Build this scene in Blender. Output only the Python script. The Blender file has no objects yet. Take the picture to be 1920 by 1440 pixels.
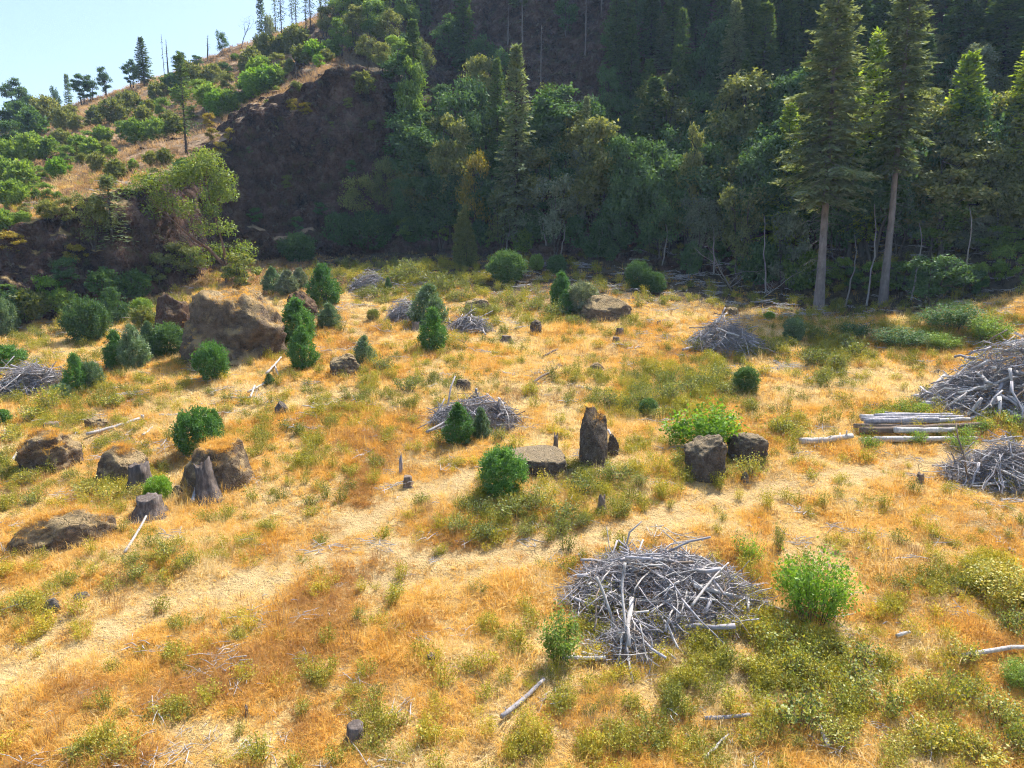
import bpy, math, random
import numpy as np
from mathutils import Vector, Matrix, noise as mnoise
from mathutils.geometry import delaunay_2d_cdt

# ------------------------------------------------------------------ camera, sky, sun, exposure
scene = bpy.context.scene
COL = scene.collection
PITCH = math.radians(10.0)
FPX = 1331.0                      # focal length in pixels of the 1920 wide photograph

cam_data = bpy.data.cameras.new("camera")
cam_data.sensor_fit = 'HORIZONTAL'
cam_data.sensor_width = 36.0
cam_data.lens = 36.0 * FPX / 1920.0
cam_data.clip_start = 0.1
cam_data.clip_end = 3000.0
cam = bpy.data.objects.new("camera", cam_data)
COL.objects.link(cam)
cam.location = (0, 0, 0)
cam.rotation_euler = (math.radians(90) - PITCH, 0, 0)
scene.camera = cam

SUN_ELEV = math.radians(55)
SUN_AZ = math.radians(37)         # right of the view direction (+Y), clockwise seen from above

world = bpy.data.worlds.new("World")
scene.world = world
world.use_nodes = True
wn = world.node_tree
wn.nodes.clear()
sky = wn.nodes.new('ShaderNodeTexSky')
sky.sky_type = 'NISHITA'
sky.sun_disc = False
sky.sun_elevation = SUN_ELEV
sky.sun_rotation = SUN_AZ
sky.altitude = 100
sky.air_density = 1.0
sky.dust_density = 2.2
sky.ozone_density = 2.0
bg = wn.nodes.new('ShaderNodeBackground')
bg.inputs['Strength'].default_value = 0.15
wout = wn.nodes.new('ShaderNodeOutputWorld')
wn.links.new(sky.outputs[0], bg.inputs['Color'])
wn.links.new(bg.outputs[0], wout.inputs['Surface'])

sun_data = bpy.data.lights.new("sun", 'SUN')
sun_data.energy = 5.0
sun_data.angle = math.radians(0.53)
sun_data.color = (1.0, 0.95, 0.87)
sun = bpy.data.objects.new("sun", sun_data)
COL.objects.link(sun)
_sd = Vector((math.sin(SUN_AZ) * math.cos(SUN_ELEV), math.cos(SUN_AZ) * math.cos(SUN_ELEV), math.sin(SUN_ELEV)))
sun.rotation_euler = _sd.to_track_quat('Z', 'Y').to_euler()
sun.location = (60, 60, 120)

scene.view_settings.view_transform = 'Standard'
scene.view_settings.look = 'None'
scene.view_settings.gamma = 1.0
scene.view_settings.use_curve_mapping = False
scene.view_settings.exposure = 0.9

scene.render.engine = 'CYCLES'
cy = scene.cycles
cy.max_bounces = 4
cy.diffuse_bounces = 2
cy.glossy_bounces = 2
cy.transmission_bounces = 2
cy.transparent_max_bounces = 4
cy.volume_bounces = 0
cy.use_denoising = True
cy.denoiser = 'OPENIMAGEDENOISE'
cy.denoising_input_passes = 'RGB_ALBEDO_NORMAL'
cy.denoising_prefilter = 'NONE'
cy.filter_width = 1.1
cy.use_adaptive_sampling = True
cy.adaptive_threshold = 0.055
cy.adaptive_min_samples = 16
cy.time_limit = 700
cy.sample_clamp_indirect = 4.0

# ------------------------------------------------------------------ small helpers
def ray(u, v):
    """Direction through pixel (u, v) of the 1920x1440 photograph."""
    a = (u - 960.0) / FPX
    b = (720.0 - v) / FPX
    return (a, math.cos(PITCH) + b * math.sin(PITCH), -math.sin(PITCH) + b * math.cos(PITCH))

def at_y(u, v, Y):
    d = ray(u, v)
    return (d[0] / d[1] * Y, Y, d[2] / d[1] * Y)

def _hash(ix, iy, seed):
    h = (ix.astype(np.int64) * 374761393 + iy.astype(np.int64) * 668265263 + seed * 1442695041) & 0xFFFFFFFF
    h = ((h ^ (h >> 13)) * 1274126177) & 0xFFFFFFFF
    h = (h ^ (h >> 16)) & 0xFFFFFFFF
    return h / 4294967295.0

def vnoise(x, y, seed=0):
    x = np.asarray(x, float); y = np.asarray(y, float)
    ix = np.floor(x); iy = np.floor(y)
    fx = x - ix; fy = y - iy
    fx = fx * fx * (3 - 2 * fx); fy = fy * fy * (3 - 2 * fy)
    a = _hash(ix, iy, seed); b = _hash(ix + 1, iy, seed)
    c = _hash(ix, iy + 1, seed); d = _hash(ix + 1, iy + 1, seed)
    return (a * (1 - fx) + b * fx) * (1 - fy) + (c * (1 - fx) + d * fx) * fy

def fbm(x, y, octaves=4, seed=0, gain=0.5):
    s = 0; a = 1; t = 0
    for k in range(octaves):
        s = s + a * vnoise(np.asarray(x) * 2 ** k + 17.3 * k, np.asarray(y) * 2 ** k - 9.1 * k, seed + k)
        t += a; a *= gain
    return s / t

def make_mesh(name, verts, faces, mats=None, smooth=False, mat_index=None):
    """verts (n,3); faces: one (m,k) array or a list of such arrays with different k."""
    me = bpy.data.meshes.new(name)
    if isinstance(faces, np.ndarray):
        faces = [faces]
    faces = [np.asarray(f, np.int32) for f in faces if len(f)]
    verts = np.asarray(verts, np.float32)
    me.vertices.add(len(verts))
    me.vertices.foreach_set("co", verts.ravel())
    loops = np.concatenate([f.ravel() for f in faces])
    totals = np.concatenate([np.full(len(f), f.shape[1], np.int32) for f in faces])
    starts = np.concatenate([[0], np.cumsum(totals)[:-1]]).astype(np.int32)
    me.loops.add(len(loops))
    me.loops.foreach_set("vertex_index", loops)
    me.polygons.add(len(totals))
    me.polygons.foreach_set("loop_start", starts)
    me.polygons.foreach_set("loop_total", totals)
    if smooth:
        me.polygons.foreach_set("use_smooth", np.ones(len(totals), bool))
    if mat_index is not None:
        me.polygons.foreach_set("material_index", np.asarray(mat_index, np.int32))
    me.update(calc_edges=True)
    for m in (mats or []):
        me.materials.append(m)
    return me

def link(name, data, parent=None, loc=None, rot=None, scale=None):
    o = bpy.data.objects.new(name, data)
    COL.objects.link(o)
    if parent is not None:
        o.parent = parent
    if loc is not None: o.location = loc
    if rot is not None: o.rotation_euler = rot
    if scale is not None: o.scale = scale if hasattr(scale, '__len__') else (scale,) * 3
    return o

def tag(o, label, cat, group=None, kind=None):
    if label: o["label"] = label
    if cat: o["category"] = cat
    if group: o["group"] = group
    if kind: o["kind"] = kind
    return o

# ------------------------------------------------------------------ node helpers
def new_mat(name):
    m = bpy.data.materials.new(name)
    m.use_nodes = True
    nt = m.node_tree
    nt.nodes.clear()
    return m, nt

def N(nt, kind, **kw):
    n = nt.nodes.new(kind)
    for k, v in kw.items():
        if k.startswith('i_'):
            key = k[2:]
            n.inputs[int(key) if key.isdigit() else key.replace('_', ' ')].default_value = v
        else:
            setattr(n, k, v)
    return n

def ramp(nt, fac, stops, interp='LINEAR'):
    n = nt.nodes.new('ShaderNodeValToRGB')
    n.color_ramp.interpolation = interp
    el = n.color_ramp.elements
    while len(el) > 1: el.remove(el[-1])
    el[0].position = stops[0][0]; el[0].color = (*stops[0][1], 1)
    for p, c in stops[1:]:
        e = el.new(p); e.color = (*c, 1)
    nt.links.new(fac, n.inputs[0])
    return n.outputs[0]

def mixc(nt, fac, a, b, mode='MIX'):
    n = nt.nodes.new('ShaderNodeMix'); n.data_type = 'RGBA'; n.blend_type = mode
    for s, val in ((0, fac), (6, a), (7, b)):
        if hasattr(val, 'links'): nt.links.new(val, n.inputs[s])
        elif s == 0: n.inputs[0].default_value = val
        else: n.inputs[s].default_value = (*val, 1)
    return n.outputs[2]

def math_n(nt, op, a, b=None, c=None):
    n = nt.nodes.new('ShaderNodeMath'); n.operation = op
    for k, val in enumerate((a, b, c)):
        if val is None: continue
        if hasattr(val, 'links'): nt.links.new(val, n.inputs[k])
        else: n.inputs[k].default_value = val
    return n.outputs[0]

def noise_n(nt, vec, scale, detail=4, rough=0.55, dim='3D'):
    n = N(nt, 'ShaderNodeTexNoise', noise_dimensions=dim)
    n.inputs['Scale'].default_value = scale
    n.inputs['Detail'].default_value = detail
    n.inputs['Roughness'].default_value = rough
    if vec is not None: nt.links.new(vec, n.inputs['Vector'])
    return n.outputs[0]

def finish(nt, col, rough=0.9, bump=None, bump_s=0.5, bump_d=0.1, spec=0.2):
    p = N(nt, 'ShaderNodeBsdfPrincipled')
    p.inputs['Roughness'].default_value = rough
    p.inputs['Specular IOR Level'].default_value = spec
    if hasattr(col, 'links'): nt.links.new(col, p.inputs['Base Color'])
    else: p.inputs['Base Color'].default_value = (*col, 1)
    if bump is not None:
        b = N(nt, 'ShaderNodeBump'); b.inputs['Strength'].default_value = bump_s; b.inputs['Distance'].default_value = bump_d
        nt.links.new(bump, b.inputs['Height']); nt.links.new(b.outputs[0], p.inputs['Normal'])
    o = N(nt, 'ShaderNodeOutputMaterial')
    nt.links.new(p.outputs[0], o.inputs['Surface'])
    return p

def leaf_mat(name, cols, trans=0.4, rough=0.5, spec=0.3, attr=None, tcol=(1.25, 1.2, 0.55), vary=0.35):
    """Leaf: per-leaf colour from a ramp, glossy on top, letting light through."""
    m, nt = new_mat(name)
    geo = N(nt, 'ShaderNodeNewGeometry')
    info = N(nt, 'ShaderNodeObjectInfo')
    r = geo.outputs['Random Per Island']
    f = math_n(nt, 'ADD', math_n(nt, 'MULTIPLY', r, 1 - vary), math_n(nt, 'MULTIPLY', info.outputs['Random'], vary))
    if attr:
        a = N(nt, 'ShaderNodeAttribute', attribute_type='INSTANCER', attribute_name=attr)
        f = math_n(nt, 'ADD', math_n(nt, 'MULTIPLY', r, 0.45), math_n(nt, 'MULTIPLY', a.outputs['Fac'], 0.55))
    k = len(cols) - 1
    col = ramp(nt, f, [(0.08 + 0.84 * i / max(k, 1), c) for i, c in enumerate(cols)])
    p = N(nt, 'ShaderNodeBsdfDiffuse')
    nt.links.new(col, p.inputs['Color'])
    t = N(nt, 'ShaderNodeBsdfTranslucent')
    tc = mixc(nt, 1.0, col, tcol, 'MULTIPLY')
    nt.links.new(tc, t.inputs['Color'])
    mx = N(nt, 'ShaderNodeMixShader'); mx.inputs[0].default_value = trans
    nt.links.new(p.outputs[0], mx.inputs[1]); nt.links.new(t.outputs[0], mx.inputs[2])
    res = mx.outputs[0]
    if spec > 0:
        gl = N(nt, 'ShaderNodeBsdfGlossy'); gl.inputs['Roughness'].default_value = rough; gl.inputs['Color'].default_value = (0.9, 0.95, 0.85, 1)
        m2 = N(nt, 'ShaderNodeMixShader'); m2.inputs[0].default_value = spec * 0.13
        nt.links.new(res, m2.inputs[1]); nt.links.new(gl.outputs[0], m2.inputs[2]); res = m2.outputs[0]
    o = N(nt, 'ShaderNodeOutputMaterial')
    nt.links.new(res, o.inputs['Surface'])
    return m
# ------------------------------------------------------------------ terrain
def field_plane(x, y):
    return -16.62 + 0.155 * y + 0.04 * np.minimum(x, 0.0)

ctrl = []
for Y in (-60, -30, 0, 8, 16, 24, 34, 44, 54, 62, 68):
    for X in (-160, -120, -90, -70, -55, -42, -30, -18, -6, 6, 18, 30, 42, 55, 70, 90, 120, 160):
        if Y > 60 and (X < -42 or X > 40): continue
        if Y >= 54 and (X < -70 or X > 48): continue
        if Y >= 30 and abs(X) > 100: continue
        ctrl.append((X, Y, float(field_plane(np.float64(X), np.float64(Y)))))
PIX = [  # (u, v, Y): foot of the hill
 (-300,650,70),(0,625,74),(100,607,77),(200,590,80),(300,556,86),(420,497,100),(500,488,102),(560,484,103.5),(640,482,105),(715,480,106.5),(850,480,102),(1000,488,97),
 (1150,500,93),(1300,520,89),(1450,550,83),(1600,572,77),(1750,572,74),(1920,560,70),(2200,560,64),
 # brow of the low rock face on the left, then of the high one
 (-300,520,76),(0,470,79),(60,410,82),(120,382,83.5),(215,338,87),(300,325,93),
 (360,330,99),(420,300,104),(440,260,106),(500,200,108),(560,160,110),(640,128,112),(700,140,113.5),(745,190,114.5),(765,260,114),(765,350,111),(760,420,108),
 # the sunlit hillside above them
 (-300,420,110),(0,340,112),(110,300,118),(250,250,132),(330,270,112),(400,235,122),(200,225,152),(330,195,152),(430,150,160),(500,135,150),(560,112,142),(600,92,150),
 (660,60,150),(720,40,152),(780,95,138),(800,150,130),
 # its skyline
 (-400,330,180),(-150,265,188),(0,222,192),(120,198,196),(200,182,198),(330,138,200),(400,108,200),(450,88,200),(530,60,196),(600,26,192),(650,-10,188),(720,-80,184),(820,-160,182),
 # the gully and the wooded slope
 (850,350,112),(850,200,128),(850,50,142),(850,-100,155),(850,-300,170),
 (950,400,105),(950,150,131),(950,-100,152),
 (1100,300,109),(1100,100,125),(1100,-100,141),(1100,-350,156),
 (1300,400,100),(1300,200,113),(1300,0,125),(1300,-150,135),(1300,-400,148),
 (1500,400,93),(1500,200,105),(1500,0,117),(1500,-150,126),(1500,-400,138),
 (1700,450,84),(1700,200,99),(1700,0,110),(1700,-150,118),(1700,-400,130),
 (1920,450,78),(1920,250,90),(1920,0,102),(1920,-150,111),(1920,-400,122),
 (2300,400,70),(2300,0,92),(2300,-400,110),
]
for u, v, Y in PIX:
    ctrl.append(at_y(u, v, Y))
for x, y, z in ((-320,260,30),(-200,270,38),(-110,270,50),(-40,260,66),(30,240,95),(90,230,125),(170,220,140),(320,200,140),(320,60,40),(320,-60,-26),
                (-320,150,8),(-320,60,-14),(-320,-60,-36),(-320,330,10),(320,330,120),(0,330,70),(200,120,100),(240,80,60),(140,100,75),(110,75,32),(120,50,-4)):
    ctrl.append((x, y, z))
ctrl = np.array(ctrl)

def spaced(lo, hi, f):
    out = [lo]
    while out[-1] < hi: out.append(out[-1] + f(out[-1]))
    return np.array(out)
GX = np.concatenate([-spaced(0, 310, lambda t: 0.34 + max(0, t - 35) * 0.012)[:0:-1], spaced(0, 310, lambda t: 0.34 + max(0, t - 35) * 0.012)])
GY = spaced(-50, 320, lambda t: 1.5 if t < 6 else 0.22 if 74 < t < 92 else 0.16 if 97 < t < 117 else (0.28 + max(0, t - 14) * 0.0035 if t < 125 else 0.66 + (t - 125) * 0.012))
XX, YY = np.meshgrid(GX, GY)
ZZ = np.full(XX.shape, np.nan)
_r = delaunay_2d_cdt([Vector((c[0], c[1])) for c in ctrl], [], [], 0, 1e-4)
_idx = _r[3]
for tri in _r[2]:
    p = [_r[0][k] for k in tri]
    zv = [ctrl[_idx[k][0]][2] for k in tri]
    x0, x1 = min(q.x for q in p), max(q.x for q in p); y0, y1 = min(q.y for q in p), max(q.y for q in p)
    i0, i1 = np.searchsorted(GX, x0), np.searchsorted(GX, x1, 'right'); j0, j1 = np.searchsorted(GY, y0), np.searchsorted(GY, y1, 'right')
    if i1 <= i0 or j1 <= j0: continue
    X = XX[j0:j1, i0:i1]; Y = YY[j0:j1, i0:i1]
    det = (p[1].y - p[2].y) * (p[0].x - p[2].x) + (p[2].x - p[1].x) * (p[0].y - p[2].y)
    if abs(det) < 1e-9: continue
    a = ((p[1].y - p[2].y) * (X - p[2].x) + (p[2].x - p[1].x) * (Y - p[2].y)) / det
    b = ((p[2].y - p[0].y) * (X - p[2].x) + (p[0].x - p[2].x) * (Y - p[2].y)) / det
    c = 1 - a - b
    ins = (a > -1e-6) & (b > -1e-6) & (c > -1e-6)
    sub = ZZ[j0:j1, i0:i1]
    sub[ins] = (a * zv[0] + b * zv[1] + c * zv[2])[ins]
ZZ = np.where(np.isnan(ZZ), -20.0, ZZ)
for k in range(9):                                   # soften the facets
    P = np.pad(ZZ, 1, mode='edge')
    ZZ = (P[1:-1, :-2] + 2 * P[1:-1, 1:-1] + P[1:-1, 2:]) / 4
    P = np.pad(ZZ, 1, mode='edge')
    ZZ = (P[:-2, 1:-1] + 2 * P[1:-1, 1:-1] + P[2:, 1:-1]) / 4
# grassy mound at the right edge, humps and hollows
ZZ += 2.3 * np.exp(-(((XX - 46) / 7.5) ** 2 + ((YY - 64) / 6.0) ** 2))
_far = np.clip((YY - 95) / 40, 0, 1)
ZZ += (fbm(XX / 9, YY / 9, 4, 5) - 0.5) * (0.95 + 3.0 * _far)
ZZ += (fbm(XX / 2.2, YY / 2.2, 3, 9) - 0.5) * (0.42 + 0.4 * _far)

def height(x, y):
    x = np.asarray(x, float); y = np.asarray(y, float)
    i = np.clip(np.searchsorted(GX, x) - 1, 0, len(GX) - 2); j = np.clip(np.searchsorted(GY, y) - 1, 0, len(GY) - 2)
    fx = np.clip((x - GX[i]) / (GX[i + 1] - GX[i]), 0, 1); fy = np.clip((y - GY[j]) / (GY[j + 1] - GY[j]), 0, 1)
    return ((ZZ[j, i] * (1 - fx) + ZZ[j, i + 1] * fx) * (1 - fy) + (ZZ[j + 1, i] * (1 - fx) + ZZ[j + 1, i + 1] * fx) * fy)

def hit(u, v):
    """Where the sight line through a pixel of the photograph meets the ground."""
    d = ray(u, v)
    t = np.concatenate([np.arange(8, 130, 0.1), np.arange(130, 300, 0.4)])
    x = d[0] / d[1] * t; z = d[2] / d[1] * t
    below = z < height(x, t)
    k = int(np.argmax(below)) if below.any() else len(t) - 1
    return Vector((x[k], t[k], float(height(x[k], t[k]))))

def hit_many(u, v):
    """The same for arrays of pixels; returns x, y."""
    u = np.asarray(u, float); v = np.asarray(v, float)
    a = (u - 960.0) / FPX; b = (720.0 - v) / FPX
    dy = math.cos(PITCH) + b * math.sin(PITCH); dz = -math.sin(PITCH) + b * math.cos(PITCH)
    sx = a / dy; sz = dz / dy
    y = np.full(u.shape, 8.0); done = np.zeros(u.shape, bool)
    for t in np.arange(8, 260, 0.25):
        h = height(sx * t, np.full(u.shape, t))
        below = (sz * t < h) & ~done
        y[below] = t; done |= below
    y[~done] = 260
    return sx * y, y

def mpp(p):
    """Metres per photograph pixel at a world point."""
    return (p[1] * math.cos(PITCH) - p[2] * math.sin(PITCH)) / FPX

def ztop(u, v, Y):
    d = ray(u, v)
    return d[2] / d[1] * Y

# vehicle tracks: polylines over the ground, in photograph pixels, turned into world lines
TRACK_PIX = [
    ([(-120,1330),(0,1268),(130,1208),(300,1142),(480,1085),(640,1030),(760,1015)], 1.6),
    ([(560,1075),(640,1010),(700,960),(780,925),(890,886)], 1.3),
    ([(600,1075),(760,1085),(900,1070),(1000,1045),(1180,1000),(1400,940),(1600,895),(1800,858),(2000,822)], 0.7),
    ([(760,1040),(900,1040),(1000,1018),(1180,975),(1400,918),(1600,876),(1800,845),(2000,808)], 0.6),
]
def _polyline(pts):
    w = [hit(*p) for p in pts]
    return np.array([(p.x, p.y) for p in w])
TRACKS = [(_polyline(p), w) for p, w in TRACK_PIX]
def track_mask(x, y):
    x = np.asarray(x, float); y = np.asarray(y, float)
    m = np.zeros(x.shape)
    for line, w in TRACKS:
        for (ax, ay), (bx, by) in zip(line[:-1], line[1:]):
            dx, dy = bx - ax, by - ay
            t = np.clip(((x - ax) * dx + (y - ay) * dy) / (dx * dx + dy * dy), 0, 1)
            d = np.hypot(x - ax - t * dx, y - ay - t * dy)
            m = np.maximum(m, np.clip(1.35 - d / w, 0, 1))
    return m
_n = np.clip(2.4 * (fbm(XX / 1.6, YY / 1.6, 4, 71) - 0.12), 0.42, 0.9)
TM = np.where((YY < 80) & (np.abs(XX) < 75), track_mask(XX, YY), 0)
ZZ -= 0.10 * TM
TM = np.clip(TM * _n, 0, 1)

# steepness, then push the steep rock in and out along its own normal
gzx = np.gradient(ZZ, GX, axis=1); gzy = np.gradient(ZZ, GY, axis=0)
NZ = 1 / np.sqrt(1 + gzx ** 2 + gzy ** 2)
STEEP = np.clip((0.80 - NZ) / 0.16, 0, 1)
ZZ_base = ZZ
rx = fbm(XX / 9 + ZZ / 15, ZZ / 9, 4, 31) - 0.5
ry = np.abs(fbm(XX / 4.0 - ZZ / 7, ZZ / 11 + YY / 16, 5, 37) - 0.5) * 2
rz_ = np.abs(fbm(XX / 1.7 + ZZ / 6, ZZ / 2.6 + YY / 8, 4, 41) - 0.5) * 2
lz = ZZ / 4.2 + 1.6 * fbm(XX / 8, YY / 8, 3, 43)          # broken ledges
led = (lz - np.floor(lz)); led = np.where(led < 0.75, led / 0.75, (1 - led) / 0.25)
amp = STEEP * (3.6 * rx + 2.4 * (0.35 - ry) + 1.5 * (0.3 - rz_) + 0.9 * (led - 0.5) * np.clip(3 * (fbm(XX / 12, ZZ / 12, 2, 47) - 0.3), 0, 1))
VX = XX - gzx * NZ * amp; VY = YY - gzy * NZ * amp; VZ = ZZ + NZ * amp

ny, nx = XX.shape
_id = np.arange(nx * ny).reshape(ny, nx)
q = np.stack([_id[:-1, :-1], _id[:-1, 1:], _id[1:, 1:], _id[1:, :-1]], -1).reshape(-1, 4)

# forest floor carried past the trees to paint their shade: 0 none, 1 full
def wooded_plus_shade(x, y):
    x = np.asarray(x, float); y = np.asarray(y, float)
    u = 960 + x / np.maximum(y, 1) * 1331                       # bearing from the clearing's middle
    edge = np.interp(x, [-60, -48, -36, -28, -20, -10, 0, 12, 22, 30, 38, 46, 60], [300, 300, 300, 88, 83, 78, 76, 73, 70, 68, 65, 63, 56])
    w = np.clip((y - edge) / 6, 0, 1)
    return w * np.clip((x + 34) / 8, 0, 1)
WD = wooded_plus_shade(XX, YY)

m_ground, nt = new_mat("ground")
co = N(nt, 'ShaderNodeTexCoord').outputs['Object']
geo = N(nt, 'ShaderNodeNewGeometry')
tr = N(nt, 'ShaderNodeAttribute', attribute_name='track').outputs['Fac']
wd = N(nt, 'ShaderNodeAttribute', attribute_name='wooded_plus_shade').outputs['Fac']
n1 = noise_n(nt, co, 0.16, 5, 0.6); n2 = noise_n(nt, co, 1.1, 5, 0.65); n3 = noise_n(nt, co, 9.0, 4, 0.7)
straw = ramp(nt, n2, [(0.30, (0.28, 0.185, 0.085)), (0.45, (0.50, 0.345, 0.14)), (0.60, (0.64, 0.47, 0.21)), (0.78, (0.70, 0.55, 0.30))])
warm = ramp(nt, n1, [(0.35, (0.36, 0.22, 0.09)), (0.65, (0.66, 0.46, 0.15))])
straw = mixc(nt, 0.4, straw, warm)
straw = mixc(nt, ramp(nt, n3, [(0.48, (0.0, 0.0, 0.0)), (0.66, (0.75, 0.75, 0.75))]), straw, (0.22, 0.145, 0.08))
straw = mixc(nt, ramp(nt, noise_n(nt, co, 4.0, 5, 0.7), [(0.56, (0.0, 0.0, 0.0)), (0.70, (0.7, 0.7, 0.7))]), straw, (0.72, 0.58, 0.36))
soil = ramp(nt, n3, [(0.3, (0.42, 0.285, 0.13)), (0.7, (0.66, 0.475, 0.235))])
col = mixc(nt, math_n(nt, 'MULTIPLY', tr, 0.8), straw, soil)
hillf = N(nt, 'ShaderNodeAttribute', attribute_name='hill').outputs['Fac']
col = mixc(nt, hillf, col, ramp(nt, n2, [(0.3, (0.20, 0.13, 0.085)), (0.5, (0.36, 0.25, 0.155)), (0.75, (0.52, 0.38, 0.235))]))
floor = ramp(nt, n2, [(0.3, (0.045, 0.034, 0.022)), (0.55, (0.10, 0.075, 0.045)), (0.8, (0.16, 0.13, 0.07))])  # litter brown; out in front of the trees it paints their shade
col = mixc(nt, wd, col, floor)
# rock on the steep faces
rockc = ramp(nt, noise_n(nt, co, 0.35, 8, 0.68), [(0.34, (0.030, 0.020, 0.020)), (0.44, (0.085, 0.050, 0.042)), (0.54, (0.165, 0.095, 0.072)), (0.66, (0.30, 0.205, 0.16))])
rockc = mixc(nt, ramp(nt, noise_n(nt, co, 2.3, 6, 0.7), [(0.50, (0, 0, 0)), (0.66, (0.8, 0.8, 0.8))]), rockc, (0.16, 0.085, 0.05))
rockc = mixc(nt, ramp(nt, noise_n(nt, co, 5.0, 4, 0.7), [(0.58, (0, 0, 0)), (0.70, (0.6, 0.6, 0.6))]), rockc, (0.21, 0.19, 0.15))
vo = N(nt, 'ShaderNodeTexVoronoi', feature='DISTANCE_TO_EDGE'); vo.inputs['Scale'].default_value = 0.42
wv = N(nt, 'ShaderNodeVectorMath', operation='MULTIPLY_ADD'); nv = N(nt, 'ShaderNodeTexNoise'); nv.inputs['Scale'].default_value = 0.5; nv.inputs['Detail'].default_value = 6
nt.links.new(co, nv.inputs['Vector']); nt.links.new(nv.outputs['Color'], wv.inputs[0]); wv.inputs[1].default_value = (3, 3, 3); nt.links.new(co, wv.inputs[2]); nt.links.new(wv.outputs[0], vo.inputs['Vector'])
crack = N(nt, 'ShaderNodeMapRange', i_1=0.0, i_2=0.05, i_3=0.5, i_4=0.0); nt.links.new(vo.outputs['Distance'], crack.inputs[0])
rockc = mixc(nt, crack.outputs[0], rockc, (0.022, 0.016, 0.015))
rockc = mixc(nt, ramp(nt, noise_n(nt, co, 1.1, 7, 0.75), [(0.56, (0, 0, 0)), (0.64, (0.85, 0.85, 0.85))]), rockc, (0.30, 0.24, 0.19))
rockc = mixc(nt, ramp(nt, noise_n(nt, co, 0.55, 7, 0.75), [(0.55, (0, 0, 0)), (0.63, (0.8, 0.8, 0.8))]), rockc, (0.11, 0.105, 0.045))
sep = N(nt, 'ShaderNodeSeparateXYZ'); nt.links.new(geo.outputs['Normal'], sep.inputs[0])
st = math_n(nt, 'ADD', sep.outputs[2], math_n(nt, 'MULTIPLY', math_n(nt, 'SUBTRACT', n2, 0.5), 0.35))
stf = N(nt, 'ShaderNodeMapRange', i_1=0.80, i_2=0.70, i_3=0.0, i_4=1.0); nt.links.new(st, stf.inputs[0])
col = mixc(nt, stf.outputs[0], col, rockc)
bmp = math_n(nt, 'ADD', math_n(nt, 'MULTIPLY', n2, 0.5), math_n(nt, 'MULTIPLY', n3, 0.16))
bmp = math_n(nt, 'ADD', bmp, math_n(nt, 'MULTIPLY', noise_n(nt, co, 0.9, 10, 0.78), math_n(nt, 'MULTIPLY', stf.outputs[0], 3.0)))
bmp = math_n(nt, 'ADD', bmp, math_n(nt, 'MULTIPLY', math_n(nt, 'MULTIPLY', math_n(nt, 'MINIMUM', vo.outputs['Distance'], 0.1), 3.5), stf.outputs[0]))
finish(nt, col, 0.95, bmp, 1.0, 0.9, 0.1)

me = make_mesh("ground", np.stack([VX, VY, VZ], -1).reshape(-1, 3), q, [m_ground], smooth=True)
for nm, arr in (("track", TM), ("wooded_plus_shade", WD), ("hill", np.clip((YY - 84) / 10, 0, 1))):
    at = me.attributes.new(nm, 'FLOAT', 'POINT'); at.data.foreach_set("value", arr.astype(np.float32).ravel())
ground = link("ground", me)
tag(ground, "dry golden hillside clearing with vehicle tracks and rock faces rising behind", "ground", kind="structure")
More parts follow.
